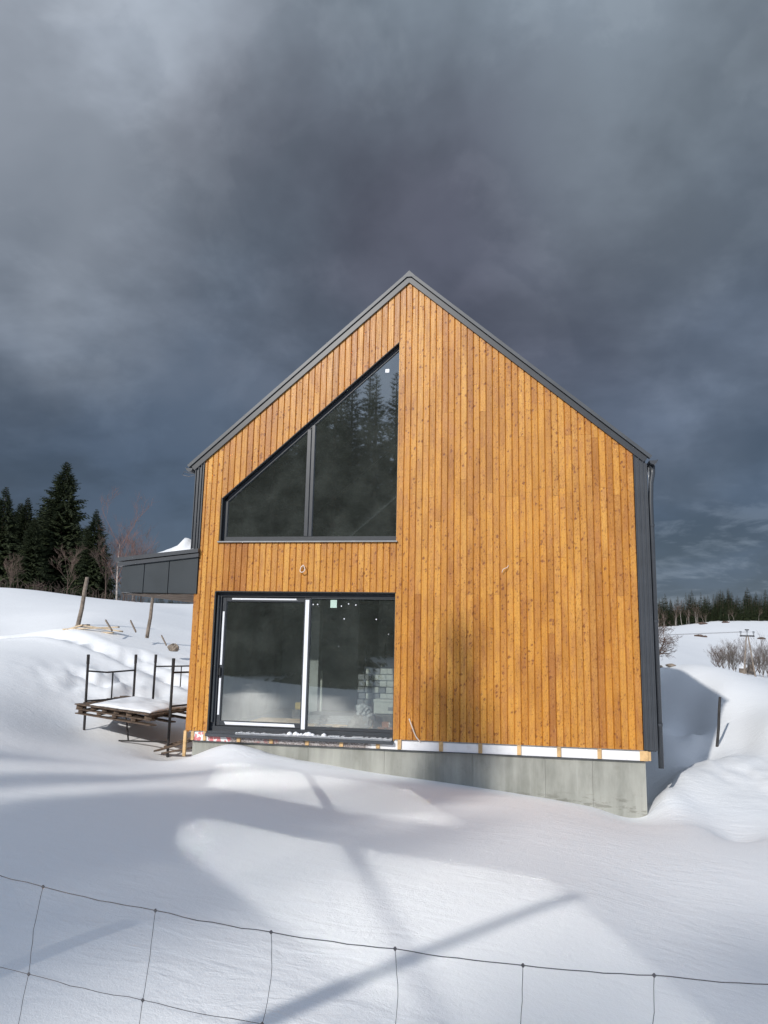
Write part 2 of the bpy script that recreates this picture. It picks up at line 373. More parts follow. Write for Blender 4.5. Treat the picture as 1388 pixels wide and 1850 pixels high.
# ---------------------------------------------------------------- terrain
def smap(P):
    d = P-CAM[:2]; r = np.sqrt((d**2).sum(-1, keepdims=True)); return d/np.maximum(r, 1e-6)*np.log1p(r/2.0)
def noise2(x, y, s, seed=0):
    x = x/s; y = y/s; xi = np.floor(x).astype(int); yi = np.floor(y).astype(int); fx = x-xi; fy = y-yi
    fx = fx*fx*(3-2*fx); fy = fy*fy*(3-2*fy)
    def hsh(a, b):
        n = (a*374761393+b*668265263+seed*69069) & 0xffffffff
        n = ((n ^ (n >> 13))*1274126177) & 0xffffffff
        return ((n ^ (n >> 16)) & 0xffff)/65535.0
    return (hsh(xi, yi)*(1-fx)+hsh(xi+1, yi)*fx)*(1-fy)+(hsh(xi, yi+1)*(1-fx)+hsh(xi+1, yi+1)*fx)*fy
def eave_pt(px, py, sx=.64, r=(7.68, 4.45)):      # where the eave's shadow plane meets this sight line
    d = ray(px, py); s = (sx*(r[1]-CAM[2])-(CAM[0]-r[0]))/(d[0]+sx*d[2]); return CAM+s*d
CP = []
def cp(*p): CP.append(tuple(p[:3]))
# along the foundation
for q in [(-1.5, 0, -.34), (.25, -.05, -.40), (1.3, 0, -.36), (2.14, 0, -.43), (3.8, 0, -.55), (5.0, 0, -.66), (6.0, 0, -.76), (6.6, 0, -.84), (7.3, 0, -.93), (7.3, -.8, -.82), (6.0, -.8, -.66)]: cp(*q)
for q in [(9.2, 6.5, -.72), (8.4, 7.4, -.55), (8.1, -1.7, -.86), (9.3, -1.6, -.88), (10.4, -1.5, -.86)]: cp(*q)
# open snow in front
for px, py, d in [(0, 1300, 12.5), (0, 1200, 18), (0, 1142, 28), (0, 1066, 57),
                  (150, 1320, 15), (150, 1250, 17.5), (150, 1200, 20), (150, 1130, 25), (150, 1076, 50), (60, 1067, 54),
                  (300, 1358, 13.2), (255, 1292, 16.5), (300, 1230, 20.), (300, 1200, 22), (300, 1165, 24.5), (300, 1094, 45), (345, 1106, 43)]:
    cp(*atD(px, py, d))
for px, py, z in [(0, 1850, .0), (0, 1580, .12), (0, 1400, .02), (150, 1400, -.08), (305, 1480, .0), (300, 1600, .02), (300, 1850, -.02), (365, 1412, -.12), (600, 1450, -.25), (850, 1487, -.31),
                  (600, 1545, -.10), (820, 1582, -.14), (1038, 1622, -.20), (694, 1700, -.07), (694, 1850, -.06), (1000, 1480, -.42), (1170, 1500, -.58), (1280, 1494, -.66), (1388, 1508, -.64), (1388, 1700, -.42), (1388, 1850, -.30), (1100, 1850, -.18), (1200, 1620, -.36)]:
    cp(*atZ(px, py, z))
# drift right of the house, trench along its wall, bank behind
for px, py, y in [(1200, 1425, .5), (1225, 1398, 1.6), (1270, 1376, 2.9), (1330, 1363, 3.2), (1388, 1366, 3.2), (1260, 1450, .2), (1330, 1450, .3), (1388, 1450, .4), (1330, 1410, 1.5), (1388, 1410, 1.5)]: cp(*atY(px, py, y))
for q in [(7.72, 1.6, -1.0), (7.9, 3.4, -1.0), (8.0, 5.2, -.75), (9.0, 4.5, -.75)]: cp(*q)
for px, py, y in [(1192, 1311, 6.2), (1250, 1320, 5.6), (1297, 1343, 5.1), (1345, 1357, 4.3)]: cp(*atY(px, py, y))
for px, py in [(1388, 1302), (1345, 1285), (1300, 1253), (1240, 1217)]:
    q = eave_pt(px, py); cp(*q)
cp(*atD(1200, 1209, 25.))
cp(7.4, 13, .3); cp(7.4, 20, .8)
for px, py, d in [(1290, 1226, 35), (1290, 1207, 60), (1388, 1270, 26), (1388, 1244, 45), (1200, 1196, 60), (1240, 1200, 60),
                  (1290, 1200, 150), (1290, 1180, 220), (1290, 1150, 300), (1290, 1121, 400), (1388, 1217, 130), (1388, 1225, 95), (1388, 1181, 230), (1388, 1150, 300), (1388, 1121, 400),
                  (1200, 1165, 200), (1200, 1132, 390), (1600, 1230, 120), (1600, 1150, 380), (940, 1150, 180), (940, 1115, 390), (640, 1110, 380), (500, 1100, 60), (400, 1105, 200), (330, 1112, 390)]:
    cp(*atD(px, py, d))
for px, py, d in [(1290, 1122, 520), (1388, 1122, 520), (1200, 1128, 520)]: cp(*atD(px, py, d))
for px, d in [(0, 75), (150, 75), (300, 70)]:
    q = atD(px, 1090, d); cp(q[0], q[1], 4.2)
for px in (-300, 100, 300):
    q = atD(px, 1090, 380); cp(q[0], q[1], 6.)
# behind the camera
for q in [(5.5, -12.4, -.12), (3, -11.3, -.22), (8.5, -10.9, -.45), (0, -12, -.15), (5, -16, -.05), (12, -12, -.8), (5, -24, -.1), (-8, -18, .0), (20, -20, -1.), (-20, -20, 1.2), (-15, -5, .9), (-14, 6, 1.2),
          (5, -45, -.2), (-10, -34, -.3), (-25, -45, .1), (-25, -32, .0), (35, -40, .0), (5, -100, 4.), (-90, -60, 6.), (90, -60, 2.), (20, 0, -2.2), (40, 0, -4.), (120, 10, -6.), (-60, 0, 5.), (-150, 60, 9.), (0, -400, 10), (-400, 0, 14), (400, 0, 0), (400, 200, 6)]: cp(*q)
CPA = np.array(CP); S = smap(CPA[:, :2])
def kern(A, B):
    r2 = ((A[:, None, :]-B[None, :, :])**2).sum(-1); return r2*np.log(np.sqrt(r2)+1e-9)
n = len(S); K = kern(S, S)+np.eye(n)*4e-4
P1 = np.hstack([np.ones((n, 1)), S]); A = np.block([[K, P1], [P1.T, np.zeros((3, 3))]])
WT = np.linalg.solve(A, np.concatenate([CPA[:, 2], np.zeros(3)]))
TRAIL = [atD(-60, 1139, 27), atD(60, 1146, 24.5), atD(150, 1160, 22.5), atD(230, 1178, 21.5), atD(300, 1200, 20.5), atD(360, 1222, 19.5)]
TRAIL2 = [atD(190, 1172, 21.8), atD(250, 1172, 22.2), atD(320, 1188, 21.5), atD(380, 1200, 21.)]
def segdist(x, y, pl):
    best = np.full(x.shape, 1e9)
    for a, b in zip(pl[:-1], pl[1:]):
        dx, dy = b[0]-a[0], b[1]-a[1]; t = np.clip(((x-a[0])*dx+(y-a[1])*dy)/(dx*dx+dy*dy), 0, 1)
        best = np.minimum(best, np.hypot(x-a[0]-t*dx, y-a[1]-t*dy))
    return best
def gauss(x, y, cx, cy_, sx, sy, a=0.):
    c, s = math.cos(a), math.sin(a); u = (x-cx)*c+(y-cy_)*s; v = -(x-cx)*s+(y-cy_)*c
    return np.exp(-.5*((u/sx)**2+(v/sy)**2))
def ground(x, y):
    x = np.atleast_1d(np.asarray(x, float)); y = np.atleast_1d(np.asarray(y, float))
    z = np.empty_like(x)
    for i in range(0, len(x), 20000):
        Q = smap(np.stack([x[i:i+20000], y[i:i+20000]], -1))
        z[i:i+20000] = kern(Q, S) @ WT[:n]+WT[n]+Q @ WT[n+1:]
    r = np.hypot(x-CAM[0], y-CAM[1])
    z += .23*gauss(x, y, .80, -.15, .42, .42)+.07*gauss(x, y, 1.9, -.15, .7, .3)
    z -= .16*gauss(x, y, -.55, 1.0, .45, .5)
    # soft drifts
    u = x*.35+y*.94; v = x*.94-y*.35
    near = np.clip(1-(r-4)/60, .25, 1)
    z += near*(.06+.06*np.clip((r-9)/6, 0, 1))*(noise2(u*1.0, v*.35, 2.4, 3)-.5)+near*.035*np.clip((r-8)/5, .15, 1)*(noise2(u, v*.5, .9, 5)-.5)
    z += np.clip(r/40, 0, 1)*.5*(noise2(x, y, 17., 9)-.5)
    td = np.minimum(segdist(x, y, TRAIL), segdist(x, y, TRAIL2)+.1)
    mk = np.exp(-(td/.34)**2)
    z += mk*(-.16+.26*(noise2(x, y, .33, 11)-.5))+np.exp(-((td-.55)/.22)**2)*.05
    cxy = atD(205, 1208, 18.6); m2 = gauss(x, y, cxy[0], cxy[1], 1.0, .9)
    z += m2*(.40*(noise2(x, y, .45, 21)-.42)+.16*(noise2(x, y, .2, 23)-.5))
    c3 = atY(1350, 1395, 2.2); m3 = gauss(x, y, c3[0], c3[1], .7, 1.2, .3)
    z += m3*.09*(noise2(x*1.3, y, .3, 31)-.5)+m3*.04*(noise2(x, y, .11, 33)-.5)
    c4 = atY(1205, 1398, 1.4); z += .05*gauss(x, y, c4[0], c4[1], .25, .3)
    # dug out under the house
    ins = (x > .12) & (x < 7.22) & (y > .10) & (y < 10.9)
    z = np.where(ins, np.minimum(z, -.45), z)
    return z
def gz(x, y): return float(ground([x], [y])[0])
az = np.concatenate([np.arange(-50, 42, .16), np.arange(42, 310, 3.0)])
rr = [0.0]; r = .35
while r < 950: rr.append(r); r *= 1.0125 if r < 70 else 1.03
rr = np.array(rr[1:]); na, nr = len(az), len(rr)
AZ, RR = np.meshgrid(np.radians(az)-YAW*0, rr)
GX = CAM[0]+np.sin(AZ).ravel()*RR.ravel(); GY = CAM[1]+np.cos(AZ).ravel()*RR.ravel()
GZ = ground(GX, GY)
verts = np.stack([GX, GY, GZ], -1); verts = np.vstack([verts, [[CAM[0], CAM[1], gz(CAM[0], CAM[1])]]])
ii, jj = np.meshgrid(np.arange(nr-1), np.arange(na), indexing='ij'); jn = (jj+1) % na
quads = np.stack([ii*na+jj, ii*na+jn, (ii+1)*na+jn, (ii+1)*na+jj], -1).reshape(-1, 4)
ctr = nr*na
faces = [tuple(q[::-1]) for q in quads.tolist()]+[(ctr, (j+1) % na, j) for j in range(na)]
me = bpy.data.meshes.new('snowy_ground'); me.from_pydata(verts.tolist(), [], faces)
me.polygons.foreach_set('use_smooth', [True]*len(faces)); me.materials.append(M['snow']); me.update()
g = bpy.data.objects.new('snowy_ground', me); COL.objects.link(g); tag(g, kind='structure')

# ---------------------------------------------------------------- house
W, H, AX, AZT, DEP = 7.30, 4.58, 3.645, 7.75, 11.0
house = empty('timber_house', (0, 0, 0))
tag(house, 'new gabled house with orange pine cladding, dark metal roof and two big windows', 'house')
SL = (AZT-H)/AX
def gl(x): return H+(x if x < AX else W-x)*SL            # cladding top line
WX0, WX1, WZ0, WZL, WZR = .405, 3.492, 3.18, 3.935, 6.66   # upper opening
DX0, DX1, DZ0, DZ1 = .378, 3.496, -.02, 2.311              # lower opening
def wtop(x): return WZL+(x-WX0)*(WZR-WZL)/(WX1-WX0)
# boards
bd = MB(); rnd = random.Random(3)
edges = [-.03]
nb = 69; bw = (W+.0-0.0)/nb
xs = [i*DX0/4 for i in range(4)]+[DX0+(WX1-DX0)*i/29 for i in range(30)]+[WX1+(W-WX1)*i/36 for i in range(1, 37)]
xs[0] = -.03
GROOVE = [1, 1]
def piece(x0, x1, b0, b1, t0, t1):
    g_ = .0115; dy = rnd.uniform(-.0012, .0012); t = rnd.random()
    if not all(GROOVE): dy = 0.; t = .37
    def lerp(a, b, f): return a+(b-a)*f
    w = x1-x0; fr = [0, g_/w, 1-g_/w, 1]; yy = [.019 if GROOVE[0] else dy, dy, dy, .019 if GROOVE[1] else dy]
    vs = []
    for f, y in zip(fr, yy):
        x = x0+w*f; vs.append((x, y, lerp(b0, b1, f))); vs.append((x, y, lerp(t0, t1, f)))
    bd.add(vs, [(0, 2, 3, 1), (2, 4, 5, 3), (4, 6, 7, 5)], 0, t)
    vs2 = [vs[2], vs[4], (vs[4][0], .02, vs[4][2]), (vs[2][0], .02, vs[2][2])]; bd.add(vs2, [(0, 1, 2, 3)], 0, t)
    vs3 = [vs[3], vs[5], (vs[5][0], .02, vs[5][2]), (vs[3][0], .02, vs[3][2])]; bd.add(vs3, [(3, 2, 1, 0)], 0, t)
def column(x0, x1, segs):
    for (b0, b1, t0, t1, cuts) in segs:
        lo = max(b0, b1); hi = min(t0, t1); cs = sorted(c for c in cuts if lo+.12 < c < hi-.12)
        cur = (b0, b1)
        for c in cs:
            piece(x0, x1, cur[0], cur[1], c-.0012, c-.0012); cur = (c+.0012, c+.0012)
        piece(x0, x1, cur[0], cur[1], t0, t1)
for x0, x1 in zip(xs[:-1], xs[1:]):
    if x0 < AX < x1:
        GROOVE[1] = 0; column(x0, AX, [(0, 0, gl(x0)-.005, gl(AX)-.005, [5.1])]); GROOVE[:] = [0, 1]; column(AX, x1, [(0, 0, gl(AX)-.005, gl(x1)-.005, [5.1])]); GROOVE[:] = [1, 1]; continue
    xm = (x0+x1)/2; top0, top1 = gl(max(x0, 0))-.005, gl(x1)-.005
    r1 = rnd.choice([3.9, 4.02, 3.96, 4.9, 5.35]) if rnd.random() < .75 else rnd.uniform(3.2, 5.6)
    cuts = [rnd.choice([2.30, 1.1, 1.7, 2.30, 2.9]) if xm > 3.6 and rnd.random() < .5 else 99, r1 if xm > 3.6 else 99, r1+1.7 if rnd.random() < .4 and xm > 3.6 else 99]
    xl = x0
    if xm < WX1:
        if xm > DX0:
            if xm > WX0: column(x0, x1, [(DZ1, DZ1, WZ0, WZ0, []), (wtop(x0), wtop(x1), top0, top1, [rnd.uniform(4, 7)] if rnd.random() < .3 else [])])
            else: column(x0, x1, [(DZ1, DZ1, top0, top1, [])])
        else:
            if xm < .12:
                column(-.03, x1, [(0, 0, 2.27, 2.27, [])]); column(.035, x1, [(2.273, 2.273, gl(.035), top1, [])])
            else: column(x0, x1, [(0, 0, top0, top1, [2.0 if rnd.random() < .3 else 99])])
    else:
        column(x0, x1, [(0, 0, top0, top1, cuts)])
bd.build('cladding', M['pine'], house, tint=True)
# wall core behind the boards, with openings
wl = MB()
def wall_strip(x0, x1, zb0, zb1, zt0, zt1): wl.prism([(x0, zb0), (x1, zb1), (x1, zt1), (x0, zt0)], .022, .30)
wall_strip(.04, DX0, -.02, -.02, gl(.04)-.03, gl(DX0)-.03)
wall_strip(DX0, WX0, DZ1, DZ1, gl(DX0)-.03, gl(WX0)-.03)
wall_strip(WX0, WX1, DZ1, DZ1, WZ0, WZ0)
wall_strip(WX0, WX1, wtop(WX0), wtop(WX1), gl(WX0)-.03, gl(WX1)-.03)
wall_strip(WX1+.004, AX, -.02, -.02, gl(WX1)-.03, gl(AX)-.03)
wall_strip(AX, W-.02, -.02, -.02, gl(AX)-.03, gl(W-.02)-.03)
wl.box(.04, .12, .30, DEP, -.02, H); wl.box(W-.14, W-.02, .30, DEP, -.02, H)
wl.prism([(.04, -.02), (W-.02, -.02), (W-.02, H), (AX, AZT-.05), (.04, H)], DEP-.2, DEP)
wl.build('wall', M['plaster'], house)
# timber lining of the openings
rv = MB()
rv.prism([(WX1-.004, WZ0), (WX1+.018, WZ0), (WX1+.018, WZR+.02), (WX1-.004, WZR-.004)], -.004, .15, 0, .3)
rv.prism([(DX1-.004, DZ0), (DX1+.016, DZ0), (DX1+.016, DZ1), (DX1-.004, DZ1)], -.004, .15, 0, .6)
rv.build('reveal_board', M['pine'], house, tint=True)
rv = MB()  # left and top reveals: their shade is put into the colour as black
rv.prism([(WX0-.02, WZ0), (WX0+.004, WZ0), (WX0+.004, wtop(WX0)-.01), (WX0-.02, WZL+.02)], -.003, .15)
rv.prism([(WX0-.01, WZL-.014), (WX1, WZR-.014), (WX1, WZR+.004), (WX0-.01, WZL+.004)], -.004, .15)
rv.prism([(DX0-.02, DZ0), (DX0+.004, DZ0), (DX0+.004, DZ1), (DX0-.02, DZ1)], -.003, .15)
rv.prism([(DX0, DZ1-.006), (DX1, DZ1-.006), (DX1, DZ1+.012), (DX0, DZ1+.012)], -.004, .15)
rv.build('shade_black_reveal', M['black'], house)

# upper window
GY_ = .115
uw = empty('gable_window', (0, 0, 0), parent=house)
fr = MB(); fw = .065
fr.box(WX0+.004, WX1-.004, .085, .155, WZ0+.01, WZ0+.085)
fr.prism([(WX0+.004, WZ0+.086), (WX0+.004+fw, WZ0+.086), (WX0+.004+fw, wtop(WX0+fw)-.09), (WX0+.004, wtop(WX0)-.03)], .085, .155)
fr.prism([(WX1-.004-.02, WZ0+.086), (WX1-.004, WZ0+.086), (WX1-.004, WZR-.10), (WX1-.024, wtop(WX1-.024)-.10)], .085, .155)
fr.prism([(WX0+.07, wtop(WX0+.07)-.10), (WX1-.03, wtop(WX1-.03)-.10), (WX1-.004, WZR-.02), (WX0+.07, wtop(WX0+.07)-.02)], .085, .155)
fr.build('window_frame', M['frame'], uw)
MX = 1.945
ml = MB(); ml.box(MX-.075, MX-.004, .075, .155, WZ0+.086, wtop(MX-.075)-.07, bev=.006); ml.box(MX+.004, MX+.065, .082, .155, WZ0+.086, wtop(MX)-.06, bev=.006)
ml.box(MX-.004, MX+.004, .095, .15, WZ0+.086, wtop(MX)-.07)
ml.build('mullion', M['frame'], uw)
def gwarp(x, z, seed):
    return .0
for (a, b) in ((WX0+.07, MX-.075), (MX+.065, WX1-.024)):
    pn = MB(); z0 = WZ0+.085
    pn.add([(a, GY_, z0), (b, GY_, z0), (b, GY_, wtop(b)-.09), (a, GY_, wtop(a)-.09)], [(0, 1, 2, 3)])
    pn.build('pane', M['glass_up'], uw)
sl = MB(); sl.box(WX0-.04, WX1+.02, -.045, .085, WZ0-.028, WZ0-.004, bev=.004); sl.build('window_sill', M['sill'], uw)
st = MB(); q = atY(700, 670, .11); st.box(q[0]-.034, q[0]+.034, .108, .112, q[2]-.032, q[2]+.032); st.build('sticker', M['tape'], uw)
# a crack-like dark cable seen behind the right pane
c0, c1 = atY(572, 928, .5), atY(716, 805, .5)
cb = MB(); cb.tube([(c0[0], .5, c0[2]), (c1[0], .5, c1[2])], .012, 5); cb.build('roof_brace', M['black'], house)

# lower sliding door
ld = empty('sliding_door', (0, 0, 0), parent=house)
fr = MB(); DM = 1.975
fr.box(DX0+.004, DX1-.004, .10, .20, DZ1-.075, DZ1-.007)
fr.box(DX0+.004, DX0+.075, .10, .20, DZ0+.10, DZ1-.075)
fr.box(DX1-.03, DX1-.004, .10, .20, DZ0+.10, DZ1-.075)
fr.box(DX0+.004, DX1-.004, .09, .20, DZ0+.01, DZ0+.10)
fr.build('door_frame', M['frame'], ld)
sh = MB(); s0, s1 = DX0+.13, DM-.06
sh.box(DX0+.08, s0+.02, .135, .19, DZ0+.104, DZ1-.08, bev=.005); sh.box(s0+.02, s1, .135, .19, DZ1-.16, DZ1-.08, bev=.005)
sh.box(s0+.02, s1, .135, .19, DZ0+.104, DZ0+.19, bev=.005); sh.box(s1, DM+.06, .12, .19, DZ0+.104, DZ1-.08, bev=.005)
sash = sh.build('door_sash', M['frame'], ld)
for z0, z1 in ((DZ0+.104, DZ0+.15), (DZ1-.10, DZ1-.076)): fx = MB(); fx.box(DM+.062, DX1-.03, .115, .18, z0, z1); fx.build('glazing_bead', M['frame'], ld)
for (a, b, z0, z1, y) in ((s0+.02, s1, DZ0+.19, DZ1-.16, .165), (DM+.06, DX1-.03, DZ0+.15, DZ1-.10, .15)):
    pn = MB(); pn.add([(a, y, z0), (b, y, z0), (b, y, z1), (a, y, z1)], [(0, 1, 2, 3)]); pn.build('pane', M['glass_low'], ld)
tp = MB(); tp.box(DM-.035, DM+.03, .112, .118, DZ0+.06, DZ1-.12)
tp.build('protective_film', M['tape'], ld)
for (a, b, z0, z1) in ((s0+.12, s1-.14, DZ1-.128, DZ1-.102), (DX0+.095, DX0+.127, 1.08, 1.98), (DX0+.095, DX0+.127, .26, .86), ):
    tp = MB(); tp.box(a, b, .128, .134, z0, z1); tp.build('protective_film', M['tape'], ld)
tp = MB(); tp.prism([(s0+.12, DZ0+.125), (s1-.08, DZ0+.125), (s1-.10, DZ0+.172), (s0+.09, DZ0+.172)], .127, .133); tp.build('protective_film', M['tape'], ld)
hd = MB(); hd.box(DX0+.085, DX0+.125, .09, .134, .90, 1.04, bev=.01); hd.build('door_handle', M['black'], ld)
gd = MB(); gd.box(DX0+.012, DX0+.045, .05, .098, .14, DZ1-.06, bev=.006); gd.build('guide_rail', M['panel'], ld)
st = MB(); q = atY(603, 1091, .14); st.box(q[0]-.055, q[0]+.055, .140, .146, q[2]-.065, q[2]+.065); st.build('sticker', simple('pale_green_sticker', (.45, .60, .52), .5, var=.03), ld)
ss = MB(); ss.box(DX0-.02, DX1+.01, -.07, .088, DZ0-.055, DZ0-.005, bev=.006); ss.box(DX0, DX1, -.01, .088, DZ0-.003, DZ0+.03); ss.build('door_sill', M['metal'], ld)
sn = MB()
for i in range(60):
    t = i/59.; x = .9+t*2.55; w_ = .012+.010*rnd.random()
    sn.box(x-.03, x+.03, -.045-.015*rnd.random(), .085, DZ0-.004, DZ0+.012+w_, bev=.01)
for i in range(16):
    x = 2.0+.28*rnd.gauss(0, .5); z = DZ0+.02; r_ = rnd.uniform(.03, .06)
    sn.tube([(x, .0, z), (x, .0, z+r_*.6), (x, .0, z+r_)], [r_, r_*.85, r_*.2], 7)
sn.build('sill_snow', M['snow_clump'], ld, smooth=True)
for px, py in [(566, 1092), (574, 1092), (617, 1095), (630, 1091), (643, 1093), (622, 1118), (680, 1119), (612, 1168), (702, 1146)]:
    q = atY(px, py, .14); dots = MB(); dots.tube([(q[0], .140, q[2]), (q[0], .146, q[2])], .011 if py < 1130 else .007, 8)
    dots.build('white_dot', M['tape'], ld)  # small flat white dots just in front of the panes

# verge trims, roof
def rot_slope(poly, left):
    return poly
tr = MB(); ca = MB(); gp = MB()
cs_, sn_ = 1/math.hypot(1, SL), SL/math.hypot(1, SL)
def slope_band(mb, a0, a1, n0, n1, y0, y1, left, cut=True):
    # a: x start/end along the slope line measured in x; n: offset square to the slope
    def P(x, nn):
        z = H+x*SL; px, pz = x-sn_*nn, z+cs_*nn
        if not left: px = 2*AX-px
        return px, pz
    xa = AX
    def apex(nn): return (AX, H+AX*SL+nn/cs_)
    if a1 >= AX: poly = [P(a0, n0), apex(n0), apex(n1), P(a0, n1)]
    else: poly = [P(a0, n0), P(a1, n0), P(a1, n1), P(a0, n1)]
    if not left: poly = poly[::-1]
    mb.prism(poly, y0, y1)
for left in (True, False):
    e0 = -.15 if left else -.17
    slope_band(tr, e0, 9, -.012, .072, -.035, .02, left)
    slope_band(gp, e0+.01, 9, .073, .086, -.022, .02, left)
    slope_band(ca, e0-.03, 9, .087, .140, -.060, .02, left)
tr.build('verge_board', M['dark_trim'], house); gp.build('verge_gap', M['black'], house)
capo = ca.build('verge_cap', M['cap'], house)
for left in (True, False):
    for k in range(1, 5):
        a = AX*k/5+(.1 if left else -.05); jn_ = MB(); slope_band(jn_, a, a+.012, .136, .146, -.064, .0, left); jn_.build('cap_joint', M['cap'], house)
rf = MB()
for left in (True, False):
    slope_band(rf, -.17, 9, .02, .132, .021, DEP+.1, left)
    for k in range(9):
        slope_band(rf, -.17, AX-.05, 0, 0, 0, 0, left) if False else None
ridge = MB(); rz_ = AZT+.150/cs_; ridge.prism([(AX-.12, rz_-.12), (AX+.12, rz_-.12), (AX, rz_-.005)], -.062, DEP+.1)
roof = rf.build('roof', M['metal'], house)
ridge.build('ridge_cap', M['cap'], roof)
ribs = MB()
for left in (True, False):
    y = .5
    while y < DEP:
        slope_band(ribs, -.17, 9, .133, .165, y, y+.025, left); y += .52
ribs.build('seam', M['metal'], roof)
# side walls in standing seam metal + the corner strips seen from the front
for name, xa, xb in (('corner_trim', -.125, .033), ('corner_trim', W+.003, W+.20)):
    t_ = MB(); z0 = 2.96 if xa < 0 else .0
    zt = lambda x: (H+x*SL if x < AX else H+(W-x)*SL)-.01
    t_.prism([(xa, z0), (xb, z0), (xb, zt(xb)), (xa, zt(xa))], .002, .06)
    wd = xb-xa
    for f in (.0, .36 if xa < 0 else .33, .68 if xa < 0 else .66, .94):
        x = xa+wd*f; t_.prism([(x, z0), (x+.012, z0), (x+.012, zt(x+.012)-.003), (x, zt(x)-.003)], -.022, .001)
    t_.build(name, M['metal'], house)
sw = MB(); sw.box(-.12, .039, .062, DEP, 2.30, H-.12)
y = .5
while y < DEP: sw.box(-.14, -.121, y, y+.02, 3.0, H-.15); y += .5
sw.build('side_cladding', M['metal'], house)
sw = MB(); sw.box(W-.019, W+.19, .062, DEP, -.02, H-.13)
y = .5
while y < DEP: sw.box(W+.191, W+.215, y, y+.02, -.02, H-.15); y += .5
sw.build('side_cladding', M['metal'], house)
sw = MB(); sw.box(-.022, .039, .021, DEP, -.02, 2.26); sw.build('side_boarding', M['pine'], house, tint=True)
# gutter and downpipe on the right, gutter on the left
def gutter(xc, z, side):
    gm = MB(); R_ = .062; prof = [(xc+R_*math.cos(t), z+R_*math.sin(t)) for t in np.linspace(PI, 2*PI, 9)]
    inner = [(xc+(R_-.006)*math.cos(t), z+(R_-.006)*math.sin(t)) for t in np.linspace(2*PI, PI, 9)]
    for i in range(8):
        gm.prism([prof[i], prof[i+1], inner[7-i], inner[8-i]], -.03, DEP+.05)
    gm.prism(prof, -.04, -.03)
    gm.tube([(xc+R_*side, -.04, z+.004), (xc+R_*side, DEP, z+.004)], .010, 6)
    return gm.build('gutter', M['metal'], house)
gutter(W+.30, H-.14, 1); gutter(-.235, H-.10, -1)
dp = MB(); gx = W+.30
dp.tube([(gx, .10, H-.20), (gx, .10, H-.32), (gx-.03, .10, H-.48), (gx-.045, .10, H-.8), (gx-.045, .10, -.26)], [.045, .042, .040, .040, .040], 12)
dpo = dp.build('downpipe', M['metal'], house, smooth=True)
for z in (.35, 1.9, 3.4): br = MB(); br.tube([(gx-.045, .10, z), (gx-.045, .10, z+.04)], .047, 12); br.build('pipe_clamp', M['metal'], dpo)
ic = MB(); ic.tube([(W+.235, .03, H-.24), (W+.23, .03, H-.42), (W+.225, .03, H-.62)], [.012, .008, .003], 6); ic.build('icicle', M['sill'], house, smooth=True)
# stub of cable under the left eave
q = [(-.19, 0, 4.38), (-.33, -.03, 4.42), (-.36, -.03, 4.36), (-.25, -.02, 4.33), (-.16, 0, 4.35)]
cb = MB(); cb.tube(q, .006, 5); cb.build('eave_cable', M['wire'], house)

# plinth
fd = MB()
jx = [.10, 1.0, 2.1, 3.35, 4.75, 5.85, 6.55, 7.325]
for a, b in zip(jx[:-1], jx[1:]): fd.box(a+.0015, b-.0015, .045+rnd.uniform(-.0015, .0015), .30, -1.6, -.165)
fd.box(.10, .30, .30, DEP, -1.6, -.02); fd.box(W-.2, W+.025, .30, DEP, -1.6, -.02)
fd.box(.101, 7.324, .05, .29, -.165, -.03)
fnd = fd.build('foundation', M['concrete'], house)
ep = MB(); ep.box(.12, 7.24, .012, .044, -.155, -.022); ep.build('insulation_band', M['eps'], house)
fl = MB(); fl.box(.10, 7.30, -.006, .043, -.166, -.158); fl.build('drip_flashing', M['metal'], house)
for px in [347, 369, 431, 490, 555, 617, 683, 722, 797, 868, 938, 1010, 1083]:
    x = atY(px, 1345, 0)[0]; b_ = MB(); w_ = .030 if px > 370 else .024
    b_.box(x-w_, x+w_, -.012, .011, -.150, -.004, bev=.002); b_.build('batten', M['raw_wood'], house)
b_ = MB(); b_.box(7.24, 7.36, -.006, .045, -.155, -.010, bev=.002); b_.box(7.361, 7.40, .01, .045, -.150, -.02); b_.build('batten', M['raw_wood'], house)
b_ = MB(); b_.box(3.55, 7.30, .002, .012, -.008, -.001); b_.build('edge_strip', M['sill'], house)
b_ = MB(); b_.box(-.05, .0, .0, .04, -.42, -.002, bev=.003); b_.build('corner_post', M['raw_wood'], house)
# cables poking out of the cladding
def loop_cable(name, pts, r, m='cable'):
    c_ = MB(); pts = [Vector(p) for p in pts]; out_ = []
    for i in range(len(pts)-1):
        p0, p1, p2, p3 = pts[max(i-1, 0)], pts[i], pts[i+1], pts[min(i+2, len(pts)-1)]
        for k in range(5):
            t = k/5; out_.append(.5*((2*p1)+(p2-p0)*t+(2*p0-5*p1+4*p2-p3)*t*t+(3*p1-p0-3*p2+p3)*t*t*t))
    out_.append(pts[-1]); c_.tube(out_, r, 6); return c_.build(name, M[m], house, smooth=True)
q = atY(548, 1025, 0)
loop_cable('lamp_cable', [(q[0], .0, q[2]+.04), (q[0]-.02, -.05, q[2]), (q[0]-.03, -.07, q[2]-.07), (q[0]+.01, -.08, q[2]-.09), (q[0]+.05, -.07, q[2]-.05), (q[0]+.02, -.06, q[2]+.03), (q[0]-.01, -.05, q[2]+.0)], .008)
q = atY(913, 1028, 0)
loop_cable('lamp_cable', [(q[0]+.05, .0, q[2]+.06), (q[0]+.03, -.04, q[2]+.02), (q[0]-.03, -.06, q[2]-.01), (q[0]-.05, -.05, q[2]-.06)], .006)
q0, q1 = atY(740, 1298, -.06), atY(756, 1334, -.02)
